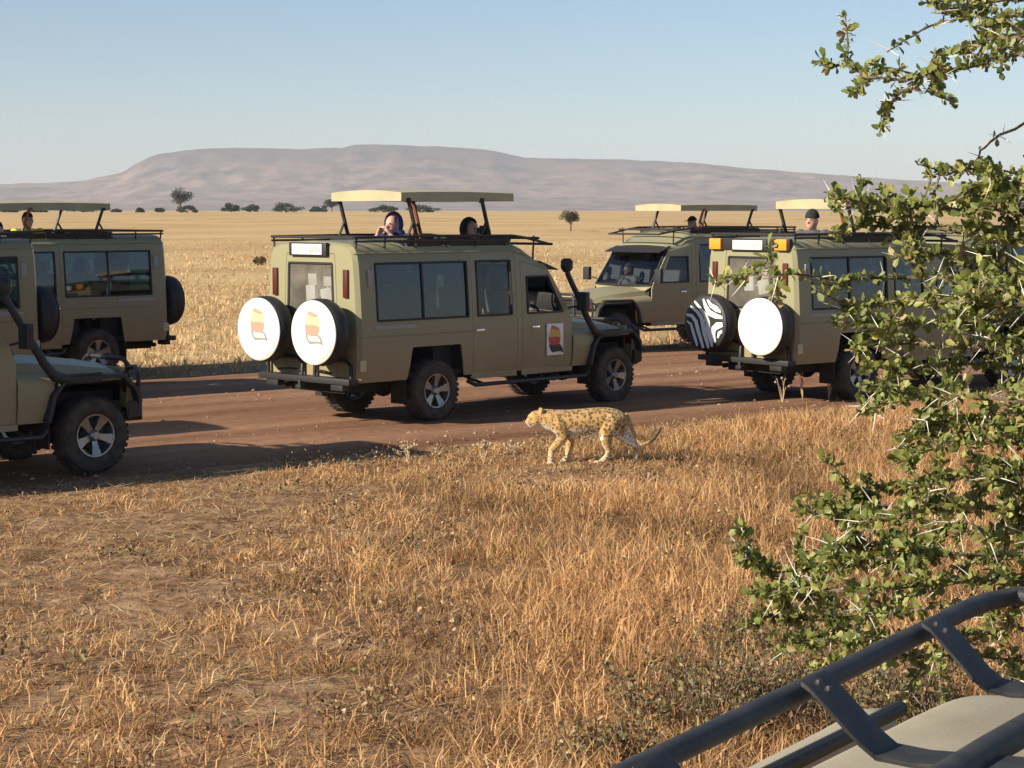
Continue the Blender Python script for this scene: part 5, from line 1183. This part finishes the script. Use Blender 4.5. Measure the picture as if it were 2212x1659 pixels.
for i, (px, py, h) in enumerate([(1690, 872, .42), (1735, 868, .5), (1790, 866, .6)]): weed(px, py, h, 10 + i, ['thin dry stalk left beneath the zebra cover vehicle', 'middle dry stalk beneath the zebra cover vehicle', 'tallest dry stalk beside the rear wheel of the zebra cover vehicle'][i], 5, .22, 1)

# loose stones and clods on the road
def stones():
    mb = MB(); rr = random.Random(5); base = [(0, 0, 1), (1, 0, 0), (0, 1, 0), (-1, 0, 0), (0, -1, 0), (0, 0, -.4)]; fs = [(0, 1, 2), (0, 2, 3), (0, 3, 4), (0, 4, 1), (5, 2, 1), (5, 3, 2), (5, 4, 3), (5, 1, 4)]
    for _ in range(2600):
        t_ = rr.uniform(-16, 30); q_ = rr.choice((rr.uniform(0, RW), rr.uniform(-.1, 1.2), rr.choice((2.3, 3.9, 5.4, 6.8, 8.3)) + rr.gauss(0, .2))); r_ = rr.choice((1, 1, 1, 2)) * rr.uniform(.006, .02); p = RP + RU * t_ + RN * q_; a = rr.uniform(0, 6.28); c, s_ = math.cos(a), math.sin(a)
        mb.add([(p.x + (x * c - y * s_) * r_ * rr.uniform(.8, 1.4), p.y + (x * s_ + y * c) * r_ * rr.uniform(.8, 1.4), .045 + z * r_ * .8) for x, y, z in base], fs)
    tag(mb.build('road_gravel', mat('gravel', (.30, .18, .115), .95, var=.3), weld=False), 'loose stones and clods scattered on the dirt road', 'gravel', kind='stuff')
stones()

# ------------------------------------------------------------------ far trees
def far_tree(px, ybase, wpx, hpx, d, kind, seed, label, name='acacia_tree'):
    rr = random.Random(seed); b = at(px, ybase, d); b.z = gz(b.x, b.y); s = d / F; Wd, Ht = wpx * s, hpx * s; yb = at(px, ybase, d).z
    root = empty(name, (b.x, b.y, b.z)); tag(root, label, 'tree' if kind != 'bush' else 'bush', 'trees and bushes on the far plain'); Ht = Ht + (yb - b.z); tk = MB(); lv = []
    lobes = []
    if kind == 'umbrella':
        tk.tube([(0, 0, 0), (.02 * Wd, 0, Ht * .35), (.05 * Wd, 0, Ht * .62)], [.05 * Wd, .04 * Wd, .03 * Wd], 7)
        for k in range(7):
            a = k / 7 * 6.283; e = Vector((math.cos(a) * Wd * .33, math.sin(a) * Wd * .33, Ht * rr.uniform(.78, .86))); tk.tube([(.02 * Wd, 0, Ht * rr.uniform(.35, .55)), e * .6 + Vector((0, 0, Ht * .28)), e], [.025 * Wd, .015 * Wd, .007 * Wd], 5)
        for k in range(14):
            a = rr.uniform(0, 6.283); r_ = rr.random() ** .5 * .42; lobes.append((Vector((math.cos(a) * Wd * r_, math.sin(a) * Wd * r_, Ht * rr.uniform(.5, .92))), Wd * .17, Ht * .12))
    elif kind == 'round':
        tk.tube([(0, 0, 0), (.02 * Wd, 0, Ht * .3), (0, 0, Ht * .6)], [.045 * Wd, .035 * Wd, .02 * Wd], 7)
        for k in range(5):
            a = k * 1.256; tk.tube([(0, 0, Ht * .28), (math.cos(a) * Wd * .2, math.sin(a) * Wd * .2, Ht * .55), (math.cos(a) * Wd * .34, math.sin(a) * Wd * .34, Ht * .68)], [.02 * Wd, .012 * Wd, .006 * Wd], 5)
        for k in range(20):
            v = rnd_unit(rr) * rr.random() ** .4; lobes.append((Vector((v.x * Wd * .36, v.y * Wd * .36, Ht * .64 + v.z * Ht * .22)), Wd * .16, Ht * .13))
    else:
        for k in range(5): a = rr.uniform(0, 6.28); tk.tube([(0, 0, 0), (math.cos(a) * Wd * .2, math.sin(a) * Wd * .2, Ht * .5)], [.02 * Wd, .008 * Wd], 5)
        for k in range(18):
            a = rr.uniform(0, 6.283); r_ = rr.random() ** .5 * .4; lobes.append((Vector((math.cos(a) * Wd * r_, math.sin(a) * Wd * r_, Ht * rr.uniform(.2, .85) * (1 - r_ * r_ * 2.2))), Wd * .13, Ht * .16))
    tk.build('trunk', M['bark'], root, weld=False)
    ls = max(.09, 1.7 * s * 2.16 * .6)
    for c, rw, rh in lobes:
        f = rr.uniform(.65, 1.3); base = rr.choice([(.038, .046, .02), (.05, .055, .025), (.028, .037, .016)])
        if name == 'dry_shrub': base = rr.choice([(.24, .16, .08), (.17, .11, .055)])
        for _ in range(120):
            v = rnd_unit(rr) * rr.random() ** .35; lv.append((c + Vector((v.x * rw, v.y * rw, v.z * rh)), rnd_unit(rr), (rnd_unit(rr) + Vector((0, 0, .7))).normalized(), ls * rr.uniform(.7, 1.5), tuple(q * f for q in base)))
    V_, F_, S_, C_ = leaf_arrays(lv, LEAF); tag(link('crown', np_mesh('crown', V_, F_, S_, M['leaf'], C_), root))
far_tree(1232, 500, 58, 52, 230, 'round', 1, 'lone round tree standing in the middle of the plain')
far_tree(388, 460, 72, 58, 640, 'round', 2, 'flat topped acacia on the horizon, tallest of the trees on the left')
far_tree(405, 459, 52, 16, 600, 'bush', 3, 'dark bush at the foot of the flat topped acacia', 'far_bush')
far_tree(345, 459, 26, 12, 640, 'bush', 4, 'small bush just left of the flat topped acacia', 'far_bush')
far_tree(302, 459, 20, 10, 620, 'bush', 5, 'tiny lone bush on the horizon left of the acacias', 'far_bush')
far_tree(500, 460, 48, 24, 700, 'bush', 6, 'greyish bush on the horizon, first right of the acacia', 'far_bush')
far_tree(540, 459, 46, 20, 720, 'bush', 7, 'greyish bush on the horizon, second right of the acacia', 'far_bush')
far_tree(618, 460, 82, 26, 640, 'bush', 8, 'widest dark bush on the horizon right of the acacia', 'far_bush')
far_tree(690, 457, 44, 16, 760, 'bush', 9, 'low bush between the wide bush and the central vehicle', 'far_bush')
far_tree(716, 456, 44, 30, 800, 'round', 10, 'small tree touching the raised roof of the central vehicle')
far_tree(830, 457, 70, 14, 640, 'bush', 11, 'dark bush below the cream end of the central raised roof', 'far_bush')
far_tree(910, 458, 90, 16, 640, 'bush', 12, 'dark bush seen under the dark side of the central raised roof', 'far_bush')
far_tree(180, 458, 110, 18, 660, 'bush', 13, 'wide bush showing under the far left raised roof', 'far_bush')
far_tree(85, 460, 40, 10, 620, 'bush', 14, 'low bush under the left raised roof between its struts', 'far_bush')
far_tree(20, 460, 50, 12, 620, 'bush', 15, 'low bush on the horizon at the left edge', 'far_bush')
far_tree(252, 460, 26, 8, 640, 'bush', 16, 'low scrub on the horizon right of the far left raised roof', 'far_bush')
for i, (px, py, wp, hp) in enumerate([(560, 575, 26, 22)]):
    far_tree(px, py, wp, hp, gfar(px, py).y, 'bush', 30 + i, ['dry dark shrub in the grass left of the central vehicle', 'small dry shrub on the plain above the spare wheels', 'small shrub on the plain seen between the central roof struts'][i], 'dry_shrub')

# ------------------------------------------------------------------ haze
def haze():
    m = bpy.data.materials.new('haze_air'); m.use_nodes = True; t = m.node_tree; t.nodes.clear(); o = t.nodes.new('ShaderNodeOutputMaterial'); v = t.nodes.new('ShaderNodeVolumePrincipled')
    v.inputs['Color'].default_value = (.88, .91, 1.0, 1); v.inputs['Density'].default_value = 1.05e-4; v.inputs['Anisotropy'].default_value = 0.0; v.inputs['Density Attribute'].default_value = ''
    t.links.new(v.outputs[0], o.inputs['Volume'])
    mb = MB().bx(-12500, 12500, -900, 11500, -3.5, 262); me = mb.mesh('haze', m, smooth=0); tag(link('haze', me), kind='stuff')
haze()
